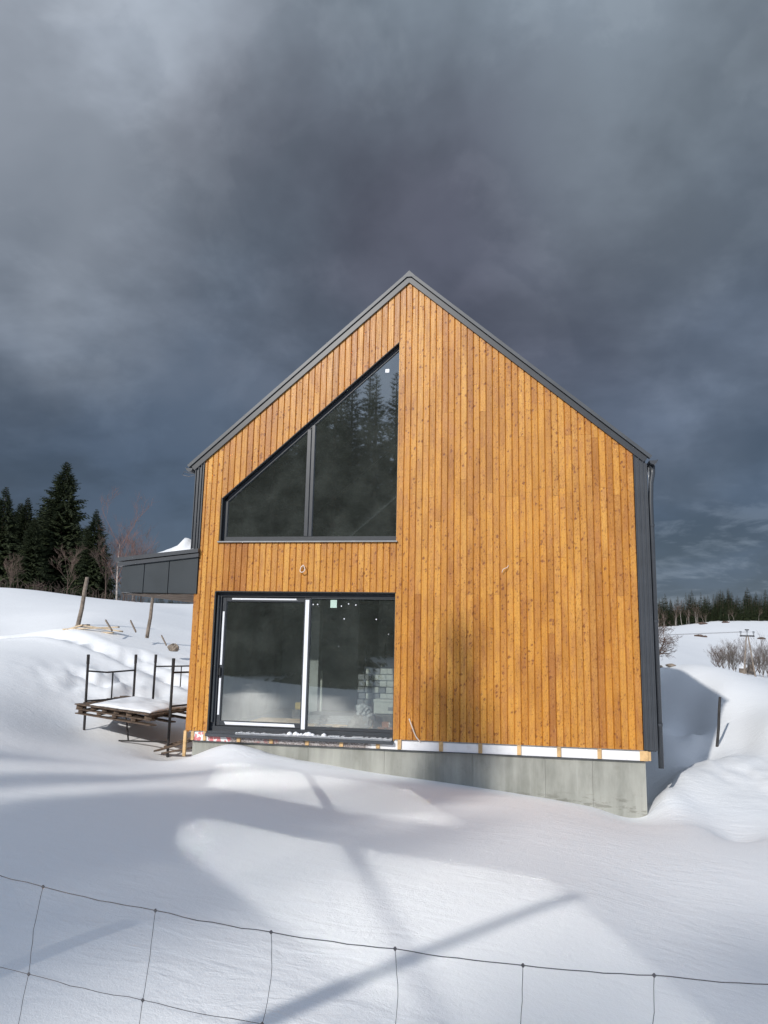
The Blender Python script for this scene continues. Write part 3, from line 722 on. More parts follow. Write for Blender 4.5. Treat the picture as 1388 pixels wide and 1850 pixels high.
loop_cable('conduit', [(q0[0], -.10, q0[2]), (q0[0]+.05, -.07, q0[2]-.14), (q0[0]+.10, -.03, q0[2]-.27), (q0[0]+.17, .0, q0[2]-.36)], .011)

# canopy on the left side
cn = empty('side_canopy', (0, 0, 0), parent=house)
CY0, CY1 = -.025, 3.2
cs2 = MB(); cs2.prism([(-1.38, 2.285), (.0, 2.27), (.0, 2.90), (-1.38, 2.72)], CY0+.02, CY1); cs2.build('canopy_core', M['panel'], cn)
for (a, b) in ((-1.38, -.965), (-.950, -.505), (-.490, .030)):
    t_ = MB(); zb = lambda x: 2.285-(x+1.38)*.011; zt = lambda x: 2.735+(x+1.38)*.125
    t_.prism([(a, zb(a)), (b, zb(b)), (b, zt(b)), (a, zt(a))], CY0, CY0+.019); t_.build('canopy_panel', M['panel'], cn)
t_ = MB(); t_.prism([(-1.46, 2.735), (.045, 2.90), (.045, 2.965), (-1.46, 2.80)], CY0-.035, CY1+.02); t_.build('canopy_fascia', M['metal'], cn)
t_ = MB(); t_.prism([(-1.50, 2.812), (.045, 2.978), (.045, 3.045), (-1.50, 2.88)], CY0-.06, CY1+.05); t_.build('canopy_roof', M['metal'], cn)
t_ = MB(); t_.box(-1.36, -.0, CY0+.05, CY1, 2.255, 2.268); t_.build('soffit', M['grey_wood'], cn)
# heap of snow lying on the canopy
def heap(name, x0, x1, y0, y1, zf, hf, res=(40, 24), loc=(0, 0, 0)):
    h_ = MB(); nx, ny = res; vs = []
    for j in range(ny+1):
        for i in range(nx+1):
            x = x0+(x1-x0)*i/nx; y = y0+(y1-y0)*j/ny; vs.append((x, y, zf(x)+max(.0, hf(i/nx, j/ny, x, y))))
    for j in range(ny+1):
        for i in range(nx+1):
            x = x0+(x1-x0)*i/nx; y = y0+(y1-y0)*j/ny; vs.append((x, y, zf(x)-.002))
    k = (nx+1)*(ny+1); fs = []
    for j in range(ny):
        for i in range(nx):
            a = j*(nx+1)+i; fs.append((a, a+1, a+nx+2, a+nx+1)); fs.append((k+a, k+a+nx+1, k+a+nx+2, k+a+1))
    for i in range(nx): fs.append((k+i, k+i+1, i+1, i)); a = ny*(nx+1)+i; fs.append((a, a+1, k+a+1, k+a))
    for j in range(ny): a = j*(nx+1); fs.append((a, a+nx+1, k+a+nx+1, k+a)); a += nx; fs.append((k+a, k+a+nx+1, a+nx+1, a))
    h_.add(vs, fs); return h_
def f1(x, s, k): return float(noise2(np.array([x]), np.array([s]), k, 77)[0])
hf = lambda u, v, x, y: (np.interp(x, [-.98, -.85, -.68, -.52, -.40, -.33, -.24, -.14, -.06], [.0, .04, .13, .17, .29, .27, .19, .15, .10])+.05*(f1(x*3+y*2, y*3, .35)-.5))*min(1, v*6)*min(1, (1-v)*4+.0)**.5 if 0 < v < 1 else 0
hp = heap('x', -.98, -.06, CY0-.03, 2.2, lambda x: 2.978+(x-.045)*.110+.067, hf)
o_ = hp.build('roof_snow', M['snow_clump'], None, smooth=True); tag(o_, 'small white heap of snow lying on the dark side canopy', 'snow heap')

# interior
inr = MB(); inr.box(.13, W-.15, .22, DEP-.21, -.15, -.02); inr.build('floor_slab', M['floor'], house)
inr = MB(); inr.box(.13, W-.15, .31, DEP-.21, 2.62, 2.75); inr.build('upper_floor', M['ceiling'], house)
inr = MB(); inr.box(.13, 1.9, 4.6, 4.72, -.018, 2.61); inr.box(2.25, 7.1, 5.2, 5.32, -.018, 2.61); inr.box(1.55, 1.72, 1.9, 2.1, -.018, 2.61); inr.box(.13, 7.1, 2.9, 3.05, 2.40, 2.618); inr.build('partition', M['plaster'], house)
def thing_mesh(mb, name, m_, label, cat, group=None, smooth=False, tint=False, loc=None):
    o_ = mb.build(name, m_, None, smooth=smooth, tint=tint, loc=loc); tag(o_, label, cat, group); return o_
FZ = -.019
def pallet(w, d, h=.13, deck=5, dark='raw_wood'):
    b_ = MB()
    for i in range(3):
        y = -d/2+i*(d-.1)/2
        b_.box(-w/2, w/2, y, y+.1, 0, .018)
        for j in range(3): x = -w/2+j*(w-.13)/2; b_.box(x, x+.13, y+.002, y+.098, .018, h-.022)
    for i in range(3): x = -w/2+i*(w-.1)/2; b_.box(x+.005, x+.095, -d/2, d/2, h-.022, h-.012)
    for i in range(deck):
        x = -d/2+i*(d-.1)/(deck-1); b_.box(-w/2, w/2, x, x+.1, h-.0118, h+.008)
    return b_
po = thing_mesh(pallet(1.2, .8), 'pallet', M['raw_wood'], 'light wooden pallet on the floor behind the sliding half of the glass door', 'pallet', 'pallets inside the house', loc=(1.45, .95, FZ))
po2 = po.copy(); COL.objects.link(po2); po2.location = (2.35, 1.05, FZ); po2.rotation_euler = (0, 0, .12); po2['label'] = 'wooden pallet with dark boards on it behind the fixed half of the glass door'
b_ = MB()
for i in range(4): b_.box(-.55, .6, -.38+.01*i, .38, i*.035, i*.035+.03)
thing_mesh(b_, 'board_stack', M['carton_dark'], 'stack of flat dark boards lying on the pallet behind the glass', 'boards', loc=(2.35, 1.05, FZ+.14))
ci = 0; cproto = None
bx0, by0 = 2.50, 2.25
mk_c = MB(); mk_c.box(-.065, .065, -.09, .09, 0, .105, bev=.004); mk_c.box(-.05, .05, -.0935, -.0905, .02, .085, 0)
mcw = mk_c.build('carton', M['carton'], None); mk_d = MB(); mk_d.box(-.06, .06, -.09, .09, 0, .10, bev=.004); mcd = mk_d.build('carton', M['carton_dark'], None)
firstw = firstd = True
for r_ in range(8):
    for c_ in range(6):
        if r_ > 6 and c_ < 1: continue
        wht = c_ > 0 and ((c_ + r_) % 2 == 0 or (c_ > 1 and rnd.random() < .35))
        src = mcw if wht else mcd
        if wht and firstw: o_ = src; firstw = False
        elif (not wht) and firstd: o_ = src; firstd = False
        else: o_ = src.copy(); COL.objects.link(o_)
        o_.location = (bx0+c_*.138+(r_ % 2)*.02+rnd.uniform(-.006, .006), by0+rnd.uniform(-.015, .015), FZ+.12+r_*.116)
        if wht: tag(o_, 'small white carton in the stack seen through the right glass pane', 'carton', 'white cartons stacked inside')
        else: tag(o_, 'small dark grey carton in the stack seen through the right glass pane', 'carton', 'dark cartons stacked inside')
pp = thing_mesh(pallet(1.1, .6, .11), 'pallet', M['old_wood'], 'dark pallet under the stacked cartons inside the house', 'pallet', 'pallets inside the house', loc=(3.2, by0, FZ))
b_ = MB(); b_.box(-.28, .28, -.15, .15, 0, .24, bev=.01); b_.box(-.29, .29, -.16, .16, .20, .25, bev=.01)
wb = b_.build('white_box', M['carton'], None, loc=(3.20, 1.45, FZ+.28)); tag(wb, 'large white cardboard box standing in front of the carton stack', 'box')
b_ = MB(); b_.box(-.02, .14, -.156, -.152, .06, .12); b_.build('printed_mark', M['carton_dark'], wb)
b_ = MB(); b_.box(-.3, .3, -.2, .2, 0, .27, bev=.02); thing_mesh(b_, 'low_crate', M['bag'], 'low dusty crate carrying the large white box', 'crate', loc=(3.2, 1.45, FZ))
for k, (x, y) in enumerate([(3.13, .95), (3.28, 1.0), (3.2, .97)]):
    b_ = MB(); b_.box(-.06, .06, -.04, .04, 0, .09, bev=.004); o_ = thing_mesh(b_, 'brick', M['brick'], ['red brick lying below the white box, left of its pair', 'red brick lying below the white box, right of its pair', 'red brick laid across the two bricks below the white box'][k], 'brick', 'bricks behind the glass', loc=(x, y, FZ+(.092 if k == 2 else 0)))
def lump(rx, ry, rz, seed, n=14, amp=.25):
    b_ = MB(); vs = []; rr_ = random.Random(seed); ph = [rr_.uniform(0, 6) for _ in range(9)]
    for j in range(n+1):
        th = PI*j/n
        for i in range(2*n):
            a = 2*PI*i/(2*n); d = 1+amp*(math.sin(3*a+ph[0]+2*th)*.4+math.sin(5*a+ph[1])*math.sin(3*th+ph[2])*.4+math.sin(9*a+ph[3]+7*th)*.25+rr_.uniform(-.12, .12)*math.sin(th))
            vs.append((rx*d*math.sin(th)*math.cos(a), ry*d*math.sin(th)*math.sin(a), max(0, rz*(1+math.cos(th)*d))))
    fs = [(j*2*n+i, j*2*n+(i+1) % (2*n), (j+1)*2*n+(i+1) % (2*n), (j+1)*2*n+i) for j in range(n) for i in range(2*n)]
    b_.add(vs, [f[::-1] for f in fs]); return b_
thing_mesh(lump(.20, .16, .15, 2), 'cement_bag', M['bag'], 'slumped dusty grey sack on the floor behind the glass', 'sack', loc=(2.78, .78, FZ), smooth=True)
thing_mesh(lump(.12, .10, .10, 5, amp=.5), 'crumpled_film', M['plastic'], 'crumpled clear plastic film lying on the dusty sack', 'plastic film', loc=(2.83, .82, FZ+.26))
b_ = MB(); b_.tube([(0, 0, 0), (0, 0, .26)], [.11, .14], 14); thing_mesh(b_, 'bucket', M['bag'], 'dusty grey bucket on the floor behind the sliding pane', 'bucket', loc=(1.42, 1.75, FZ))
b_ = MB(); b_.box(-.07, .07, -.06, .06, 0, .13, bev=.02); thing_mesh(b_, 'yellow_can', M['yellow'], 'small yellow can on top of the dusty bucket', 'can', loc=(1.42, 1.75, FZ+.262))
b_ = MB(); b_.box(-.13, .13, -.02, .02, 0, .95, bev=.005); thing_mesh(b_, 'leaning_board', M['carton'], 'pale upright panel leaning inside behind the sliding pane', 'panel', loc=(1.5, 2.6, FZ))
# plain step ladder
ldr = empty('step_ladder', (2.55, 3.3, FZ)); tag(ldr, 'metal step ladder standing deep inside the room', 'ladder')
b_ = MB()
for sx in (-.2, .2): b_.tube([(sx*1.2, -.3, 0), (sx, 0, 1.5)], .018, 6)
b_.build('front_rails', M['sill'], ldr)
b_ = MB()
for sx in (-.2, .2): b_.tube([(sx*1.2, .35, 0), (sx, .03, 1.5)], .015, 6)
b_.build('rear_rails', M['sill'], ldr)
for k in range(1, 5): b_ = MB(); z = .3*k; b_.box(-.22, .22, -.3+z*.2-.04, -.3+z*.2+.04, z, z+.02); b_.build('step', M['sill'], ldr)

# ---------------------------------------------------------------- scaffold left of the house
sf = empty('scaffold', (-1.9, 2.2, 0)); tag(sf, 'rusty steel tube scaffold frames standing in snow left of the house', 'scaffold')
def W2L(p): return (p[0]+1.9, p[1]-2.2, p[2])
PA = [atD(152, 1322, 15.2), atD(160, 1183, 15.2)]; PB = [atD(238, 1312, 16.3), atD(246, 1183, 16.3)]
PC = [atD(274, 1300, 16.7), atD(282, 1183, 16.7)]; PD = [atD(303, 1363, 13.7), atD(314, 1190, 13.7)]
def ln(P, t, dz=0): return tuple(P[0]+(P[1]-P[0])*t)
for P in (PA, PB, PC, PD):
    b_ = MB(); d_ = P[1]-P[0]; b_.tube([W2L(P[0]-d_*.25), W2L(P[1])], .026, 8); b_.tube([W2L(P[1]-d_*.12), W2L(P[1]+d_*.002)], .031, 8); b_.build('upright', M['steel'], sf, smooth=False)
def rail(a, b, r=.017, mid=None):
    b_ = MB(); pts = [a]+([mid] if mid is not None else [])+[b]; b_.tube([W2L(p) for p in pts], r, 6); b_.build('rail', M['steel'], sf)
a, b = np.array(ln(PA, .79)), np.array(ln(PB, .785)); rail(a, b, mid=a+(b-a)*.4-np.array([0, 0, .035]))
a2, b2 = np.array(ln(PA, .40)), np.array(ln(PB, .40)); rail(a2, b2)
rail(a+(b-a)*.52-np.array([0, 0, .02]), a2+(b2-a2)*.52)
E_ = PC[1]+(PC[1]-PB[1])*0+np.array([1.3, .5, 0])
c1_, c2_ = np.array(ln(PC, .82)), np.array(ln(PC, .82))+np.array([1.5, .3, .05]); rail(c1_, c2_); rail(c1_+(c2_-c1_)*.38, c1_+(c2_-c1_)*.38-np.array([0, 0, .45]), .013)
d1_ = np.array(ln(PD, .855)); rail(d1_, d1_+np.array([.55, 1.2, 0]))
d2_ = np.array(ln(PD, .50)); rail(d2_-np.array([0.02, 0, 0]), d2_+np.array([.5, 1.0, .03]))
f0, f1_ = np.array(ln(PD, .06))+np.array([0, 0, .14]), np.array(ln(PA, -.02))
rail(np.array(ln(PD, .13)), atD(215, 1338, 14.4), .015)
rail(atD(232, 1337, 14.5), atD(228, 1292, 14.5), .016)
rail(np.array(ln(PB, .03)), atD(335, 1311, 16.2), .015)
# decking: weathered pallets across the frames, snow on top
def plank_deck(lbl, pts, z0, h, m_):
    pass
dk0, dk1, dk2, dk3 = atD(143, 1287, 14.9), atD(272, 1298, 13.3), atD(345, 1262, 14.6), atD(225, 1262, 17.0)
def bil(u, v, dz=0.):
    p_ = (dk0*(1-u)+dk1*u)*(1-v)+(dk3*(1-u)+dk2*u)*v; return np.array([p_[0], p_[1], 0.12+.012*math.sin(5*u)+dz])
def bar(mb, a, b, w, h):
    a, b = Vector(a), Vector(b); d = (b-a).normalized(); s_ = Vector((-d.y, d.x, 0))*w/2; u_ = Vector((0, 0, h))
    vs = [a-s_, a+s_, b+s_, b-s_]; vs += [p+u_ for p in vs]; mb.add([tuple(p) for p in vs], [(0, 1, 2, 3)[::-1], (4, 5, 6, 7)[::-1], (0, 4, 5, 1), (1, 5, 6, 2), (2, 6, 7, 3), (3, 7, 4, 0)][0:6])
dz0 = atD(200, 1290, 14.2)[2]
pal = empty('scaffold_deck', (-1.9, 2.2, 0)); tag(pal, 'weathered wooden pallet deck laid across the scaffold, snow on top', 'deck')
b_ = MB(); bs = MB(); bl = MB()
rz2 = random.Random(5)
for k in range(7):
    v = k/6.; bar(b_, W2L(bil(-.02+rz2.uniform(-.02, .01), v)+[0, 0, dz0+.10-.12]), W2L(bil(1.0+rz2.uniform(0, .03), v)+[0, 0, dz0+.10-.12]), .16, .022)
for k in range(3):
    v = .02+k*.48; bar(bl, W2L(bil(-.03, v)+[0, 0, dz0-.12]), W2L(bil(1.02, v)+[0, 0, dz0-.12]), .11, .02)
for u in (.0, .22, .38, .55, .72, .97):
    bar(bs, W2L(bil(u, .0)+[0, 0, dz0+.021-.12]), W2L(bil(u+.0, .08)+[0, 0, dz0+.021-.12]), .10+.05*rz2.random(), .075)
    bar(bs, W2L(bil(u, .08)+[0, 0, dz0+.06-.12]), W2L(bil(u, 1.)+[0, 0, dz0+.06-.12]), .07, .038)
for k in range(3):
    v = .03+k*.46; bar(bl, W2L(bil(-.04, v)+[0, 0, dz0-.085-.12]), W2L(bil(1.03, v)+[0, 0, dz0-.085-.12]), .13, .022)
for u in (.02, .3, .52, .78): bar(bl, W2L(bil(u, .0)+[0, 0, dz0-.062-.12]), W2L(bil(u, .9)+[0, 0, dz0-.062-.12]), .09, .06)
b_.build('top_boards', M['old_wood'], pal); bl.build('bottom_boards', M['old_wood'], pal); bs.build('blocks', M['old_wood'], pal)
# snow on the deck
hs = MB(); nx, ny = 44, 30; vs = []
for j in range(ny+1):
    for i in range(nx+1):
        u = .16+.84*i/nx; v = .0+1.0*j/ny
        p_ = bil(u, v); e = min(1., (u-.16)*5+0.0)*min(1., (1.02-u)*10)*min(1., v*9+.12)*min(1., (1-v)*6)
        e = max(0., e)**.5
        hh = .006+e*(.025+.035*math.sin(PI*v)+.025*math.sin(2.2*u+.4)+.05*(f1(u*2.2, v*2.2, .5)-.5)+.02*(f1(u*3, v*3, .3)-.5))
        edge = (.03 if j == 0 else 0)*f1(u*9, 3., .3)
        vs.append(tuple(W2L((p_[0], p_[1]-edge, dz0+.122+hh*(1 if e > .01 else 0)+.0))))
hs.add(vs, [(j*(nx+1)+i, j*(nx+1)+i+1, (j+1)*(nx+1)+i+1, (j+1)*(nx+1)+i) for j in range(ny) for i in range(nx)])
k = len(hs.v); hs.add([(x, y, dz0+.121) for (x, y, z) in vs], [((j+1)*(nx+1)+i, (j+1)*(nx+1)+i+1, j*(nx+1)+i+1, j*(nx+1)+i) for j in range(ny) for i in range(nx)])
rim = [i for i in range(nx+1)]+[(j)*(nx+1)+nx for j in range(1, ny+1)]+[ny*(nx+1)+i for i in range(nx-1, -1, -1)]+[j*(nx+1) for j in range(ny-1, 0, -1)]
for a, b in zip(rim, rim[1:]+rim[:1]): hs.f.append((a, k+a, k+b, b)); hs.m.append(0); hs.t.append(.5)
o_ = hs.build('deck_snow', M['snow_clump'], None, smooth=True, loc=(-1.9, 2.2, 0)); tag(o_, 'thick smooth blanket of snow on the scaffold deck', 'snow heap')
# dark boards and a pallet in the melted hollow by the corner
b_ = MB()
for k, (p0, p1) in enumerate([((282, 1358, 13.7), (345, 1340, 13.3)), ((296, 1362, 13.3), (350, 1352, 12.9)), ((300, 1350, 13.9), (352, 1333, 13.6))]):
    bar(b_, atD(*p0), atD(*p1), .12, .03)
thing_mesh(b_, 'scrap_boards', M['old_wood'], 'dark scrap boards lying in the hollow at the left house corner', 'boards')

# ---------------------------------------------------------------- posts, planks, stones on the slope
def pole_between(name, p0, p1, r0, r1, m_, label, cat, group=None, n_=8):
    p0, p1 = Vector(p0), Vector(p1); b_ = MB(); d_ = p1-p0; ext = -d_*.25
    pts = [ext, Vector((0, 0, 0)), d_*.35+Vector((r0*.3, 0, 0)), d_*.7, d_]
    b_.tube(pts, [r0*1.03, r0, r0+(r1-r0)*.35, r0+(r1-r0)*.7, r1], n_); return thing_mesh(b_, name, m_, label, cat, group, loc=p0)
pole_between('leaning_post', atD(141, 1130, 25), atD(158, 1043, 25), .075, .06, M['grey_wood'], 'tall leaning grey wooden post behind the plank pile, left of the house', 'post', 'leaning posts on the slope')
pole_between('leaning_post', atD(268, 1137, 24), atD(277, 1076, 24), .06, .05, M['grey_wood'], 'leaning grey post with its top just under the side canopy', 'post', 'leaning posts on the slope')
pole_between('field_post', atY(1296, 1345, 5.0), atY(1301, 1259, 5.0), .030, .026, M['steel'], 'thin dark post in the shaded snow right of the house', 'post')
pole_between('field_stick', atD(1335, 1352, 21), atD(1336, 1345, 21), .02, .02, M['cable'], 'tiny pale stick poking from the shaded snow by the dark post', 'stick')
pk = [((115, 1136), (215, 1132), .11), ((125, 1141), (205, 1142), .09), ((118, 1138), (150, 1128), .08), ((150, 1129), (222, 1140), .07), ((180, 1137), (196, 1143), .08), ((142, 1137), (150, 1144), .08), ((139, 1130), (160, 1128), .14)]
for k, (a, b, w) in enumerate(pk):
    b_ = MB(); A_, B_ = atD(a[0], a[1], 24.3+.1*k), atD(b[0], b[1], 24.0+.1*k); o0 = A_.copy(); bar(b_, (0, 0, -.04), tuple(B_-A_+np.array([0, 0, -.04])), w, .045)
    thing_mesh(b_, 'plank', M['pale_wood'] if k != 6 else M['grey_wood'],
        ['longest pale plank at the back of the pile by the leaning post', 'long pale plank at the front of the pile by the leaning post', 'short pale plank slanting up at the left end of the plank pile', 'pale plank slanting down across the right end of the plank pile',
         'short plank butt sticking out below the middle of the pile', 'short dark-ended plank butt sticking out at the left front of the pile', 'wide grey board at the foot of the tall leaning post'][k], 'plank', 'planks in the snow', loc=tuple(o0))
for a, b, w, lbl in [((191, 1122), (203, 1135), .07, 'grey board end sticking up from snow just right of the plank pile'), ((236, 1123), (246, 1137), .07, 'grey board end sticking up between pile and second leaning post'),
                     ((292, 1150), (301, 1161), .05, 'thin board end sticking up above the brown stone')]:
    b_ = MB(); A_, B_ = atD(a[0], a[1], 23.6), atD(b[0], b[1], 23.4); B_[2] -= .1; bar(b_, (0, 0, 0), tuple(B_-A_), w, .05); thing_mesh(b_, 'board_end', M['grey_wood'], lbl, 'board', 'board ends in the snow', loc=tuple(A_))
q = atD(314, 1174, 22.5); thing_mesh(lump(.16, .12, .11, 8, amp=.3), 'stone', M['stone'], 'brown angular stone lying on the snow left of the house wall', 'stone', loc=(q[0], q[1], q[2]-.05))
for px, py, lbl in [(1190, 1208, 'small dark stone on the bank edge right beside the house'), (1213, 1212, 'small flat dark stone on the bank edge, second from the house')]:
    q = eave_pt(px, py) if px > 1195 else atD(px, py, 24.); thing_mesh(lump(.14, .10, .05, px, amp=.3), 'stone', M['stone'], lbl, 'stone', 'stones on the bank', loc=(q[0], q[1], gz(q[0], q[1])-.01))

# ---------------------------------------------------------------- wire fence near the camera
kn_px = [(-140, 1540), (78, 1602), (281, 1645), (490, 1684), (714, 1714), (945, 1744), (1182, 1762), (1425, 1778)]
fdp = [2.20, 2.02, 1.95, 1.885, 1.82, 1.76, 1.70, 1.645]
top = [Vector(atD(px, py, d)) for (px, py), d in zip(kn_px, fdp)]
low_px = [(-160, 1700), (52, 1760), (258, 1807), (474, 1850), (711, 1886), (934, 1915), (1177, 1938), (1420, 1955)]
low = [Vector(atD(px, py, d)) for (px, py), d in zip(low_px, fdp)]
fence = empty('wire_fence', tuple(top[0].xy)+(gz(top[0].x, top[0].y),)); tag(fence, 'thin knotted wire mesh fence crossing the snow close to the camera', 'fence')
FO = Vector(fence.location)
dirn = (top[-1]-top[0]).normalized(); dirn.z = 0
lft = [top[0]-dirn*.31*k-Vector((0, 0, -.03*k)) for k in (3, 2, 1)]; rgt = [top[-1]+dirn*.31*k for k in (1, 2, 3, 4)]
topx = lft+top+rgt
dn = [l-t for l, t in zip(low, top)]; dnx = [dn[0]]*3+dn+[dn[-1]]*4
rf_ = random.Random(12)
def wavy(p, q, amp, nseg=10, bend=0.0, side=Vector((1, 0, 0))):
    out_ = []
    for i in range(nseg+1):
        t = i/nseg; v = p.lerp(q, t); w = amp*(0 if i in (0, nseg) else 1)
        out_.append(v+Vector((rf_.uniform(-w, w), rf_.uniform(-w, w), rf_.uniform(-w, w)))+side*bend*math.sin(PI*t))
    return out_
rows = 4
for r_ in range(rows):
    pts = []
    P_ = [t+d*r_*(1 if r_ < 2 else .93+.07*r_) for t, d in zip(topx, dnx)]
    for a, b in zip(P_[:-1], P_[1:]): pts += wavy(a, b, .0016, 8, bend=.004, side=Vector((0, 0, -1)))[:-1]
    pts.append(P_[-1]); b_ = MB(); b_.tube([p-FO for p in pts], .0013 if r_ == 0 else .0009, 6); b_.build('line_wire', M['wire'], fence, smooth=True)
kt = MB()
for i, (t, d) in enumerate(zip(topx, dnx)):
    b_ = MB(); pts = []; cur = t
    for r_ in range(rows):
        f_ = r_*(1 if r_ < 2 else .93+.07*r_); f2 = (r_+1)*(1 if r_ < 1 else .93+.07*(r_+1))
        a, b = t+d*f_, t+d*f2
        if r_ == rows-1: b = Vector((a.x+.01, a.y, gz(a.x, a.y)-.02))
        pts += wavy(a, b, .0012, 8, bend=rf_.uniform(-.008, .012), side=dirn)[:-1]
        kt = MB(); kt.tube([a-FO+Vector((0, 0, -.004)), a-FO+Vector((0, 0, .004))], .0026, 6); kt.tube([a-FO-dirn*.004, a-FO+dirn*.004], .0024, 6); kt.build('wire_knot', M['wire'], fence)
    b_.tube([p-FO for p in pts], .00085, 6); b_.build('stay_wire', M['wire'], fence, smooth=True)
for t in (topx[0]-dirn*.1, topx[-1]+dirn*.1):
    b_ = MB(); z = gz(t.x, t.y)-.4; b_.tube([(t.x-FO.x, t.y-FO.y, z-FO.z), (t.x-FO.x+.01, t.y-FO.y, t.z+.12-FO.z)], .05, 10); b_.build('fence_post', M['grey_wood'], fence)
for a_, b2_ in ((top[0], topx[0]),): pass
# tall pole outside the frame that throws the long thin shadow
tip = Vector(atZ(1035, 1625, -.22)); tip.z = gz(tip.x, tip.y); t_ = 3.9; ptop = tip-Vector((.64, 1.75, -1.))*t_
p_ = Vector(atZ(430, 1850, -.04))-Vector((.64, 1.75, -1.))*1.9; bp = p_+(p_-ptop)*.9
bp.z = gz(bp.x, bp.y); print('pole', tip, ptop, p_, bp)
b_ = MB(); b_.tube([tuple((bp-ptop)*1.15), (0, 0, 0)], [.06, .055], 12); bp = ptop; thing_mesh(b_, 'wooden_pole', M['grey_wood'], 'tall wooden pole left of the camera whose long thin shadow crosses the snow', 'pole', loc=tuple(bp))

# ---------------------------------------------------------------- trees
def spruce_mesh(name, h, rmax, whorls, per, twigs, seed, droop=.35, gap=.1, lowfrac=.04, wide=1.0):
    r_ = random.Random(seed); tk = MB(); cr = MB()
    tk.tube([(0, 0, -.8), (0, 0, h*.4), (0, 0, h*.8), (0, 0, h)], [h*.016, h*.011, h*.005, h*.001], 7)
    for w in range(whorls):
        f = (w+r_.random()*.5)/whorls; z = h*(lowfrac+(1-lowfrac)*f)
        if f > .99: continue
        L0 = rmax*((1-f)**.85)*(1.0-.25*max(0, .12-f)/.12)+.015*h*(1-f)+.01*h
        nb = max(4, int(per*(1-.4*f))); off = r_.random()*6
        for b in range(nb):
            if r_.random() < gap: continue
            a = off+2*PI*b/nb+r_.uniform(-.3, .3); L_ = L0*r_.uniform(.48, 1.16)
            rise = L_*(.45*f*f+.02-.0)-L_*droop*(1-f)*r_.uniform(.6, 1.2)
            d = Vector((math.cos(a), math.sin(a), 0)); s_ = Vector((-d.y, d.x, 0))
            def P(t): return Vector((0, 0, z))+d*L_*t+Vector((0, 0, rise*t*1.6-rise*.6*t*t*t+L_*.10*t*t*f))
            tn = r_.random()
            # central spine
            cr.add([P(0), P(.55)+s_*L_*.05, P(1), P(.55)-s_*L_*.05], [(0, 1, 2, 3)], 0, tn*.6)
            for t in range(twigs):
                tt = .12+.88*(t+r_.random()*.6)/twigs; p0 = P(min(1, tt)); sg = 1 if t % 2 else -1
                l2 = L_*.36*wide*(1.15-tt)*r_.uniform(.7, 1.3)+.02*h*.5*(1-f)+.05
                dd = (d*r_.uniform(.5, .9)+s_*sg*r_.uniform(.5, 1.)+Vector((0, 0, -.42*(1-f)-.05+r_.uniform(-.15, .1)))).normalized()
                wv = dd.cross(Vector((0, 0, 1))).normalized()*l2*.17; hv = Vector((0, 0, -l2*.16))
                e = p0+dd*l2
                cr.add([p0, p0+dd*l2*.5+wv+hv*.3, e+hv*.4, p0+dd*l2*.5-wv+hv*.3], [(0, 1, 2, 3)], 0, min(1, max(0, tn*.6+r_.uniform(0, .4))))
                cr.add([p0+dd*l2*.1, p0+dd*l2*.6+hv*1.6, e+hv*.5], [(0, 1, 2)], 0, r_.random()*.6)
    return tk, cr
def spruce(loc, h, variant, label, group, cat='spruce tree'):
    tkm, crm, h0 = variant
    root = empty('spruce_tree', loc, random.random()*6.28); s_ = h/h0; root.scale = (s_*random.uniform(.9, 1.1), s_, s_)
    tag(root, label, cat, group)
    for nm, me_ in (('trunk', tkm), ('crown', crm)):
        o_ = bpy.data.objects.new(nm, me_); COL.objects.link(o_); o_.parent = root
    return root
def variant(h, rmax, whorls, per, twigs, seed, **kw):
    tk, cr = spruce_mesh('v', h, rmax, whorls, per, twigs, seed, **kw)
    a = tk.build('trunk', M['bark']); b = cr.build('crown', M['needle'], tint=True); ma, mb_ = a.data, b.data
    bpy.data.objects.remove(a); bpy.data.objects.remove(b); return ma, mb_, h
VN = [variant(18, 6.0, 62, 16, 14, 21, wide=1.2, gap=.14), variant(18, 5.4, 58, 15, 13, 22, gap=.2, wide=1.3, droop=.2), variant(18, 5.8, 56, 15, 13, 23, droop=.5, wide=1.3, gap=.2)]
VF = [variant(15, 3.4, 28, 10, 5, 31+i, gap=.10, wide=1.6) for i in range(3)]+[variant(15, 2.5, 28, 9, 5, 41, gap=.15, wide=1.7)]
# left forest edge
def place_by_px(px, pbase, ptop, d):
    q = atD(px, pbase, d); z = gz(q[0], q[1]); zt = atD(px, ptop, d)[2]; return (q[0], q[1], z), zt-z
LS = [(100, 1070, 824, 72, 0, 'tallest broad spruce of the dark clump left of the house'), (-8, 1070, 872, 70, 2, 'spruce cut by the left picture edge beside the clump'), (34, 1070, 893, 74, 1, 'shorter blunt-topped spruce between the edge spruce and the tallest'),
      (162, 1076, 915, 66, 1, 'slim spruce right of the tallest one, nearest the bare birches'), (66, 1068, 905, 80, 2, 'spruce behind and left of the tallest spruce'), (126, 1070, 930, 82, 0, 'low spruce filling the gap right of the tallest spruce'), (10, 1068, 925, 84, 1, 'low dark spruce deep behind the left edge of the clump'), (50, 1070, 930, 68, 0, 'low bushy spruce in front, between the blunt-topped one and the tallest'), (84, 1070, 900, 88, 1, 'tall narrow spruce hidden behind the tallest spruce'), (146, 1074, 950, 78, 2, 'low spruce behind the slim one'), (22, 1068, 903, 90, 0, 'spruce far back between the edge spruce and the blunt-topped one'), (-30, 1068, 880, 84, 2, 'spruce just outside the left edge, its boughs reaching in')]
for px, pb, pt, d, v, lbl in LS:
    loc, h = place_by_px(px, pb, pt, d); spruce(loc, h, VN[v], lbl, 'spruces at the forest edge left of the house')
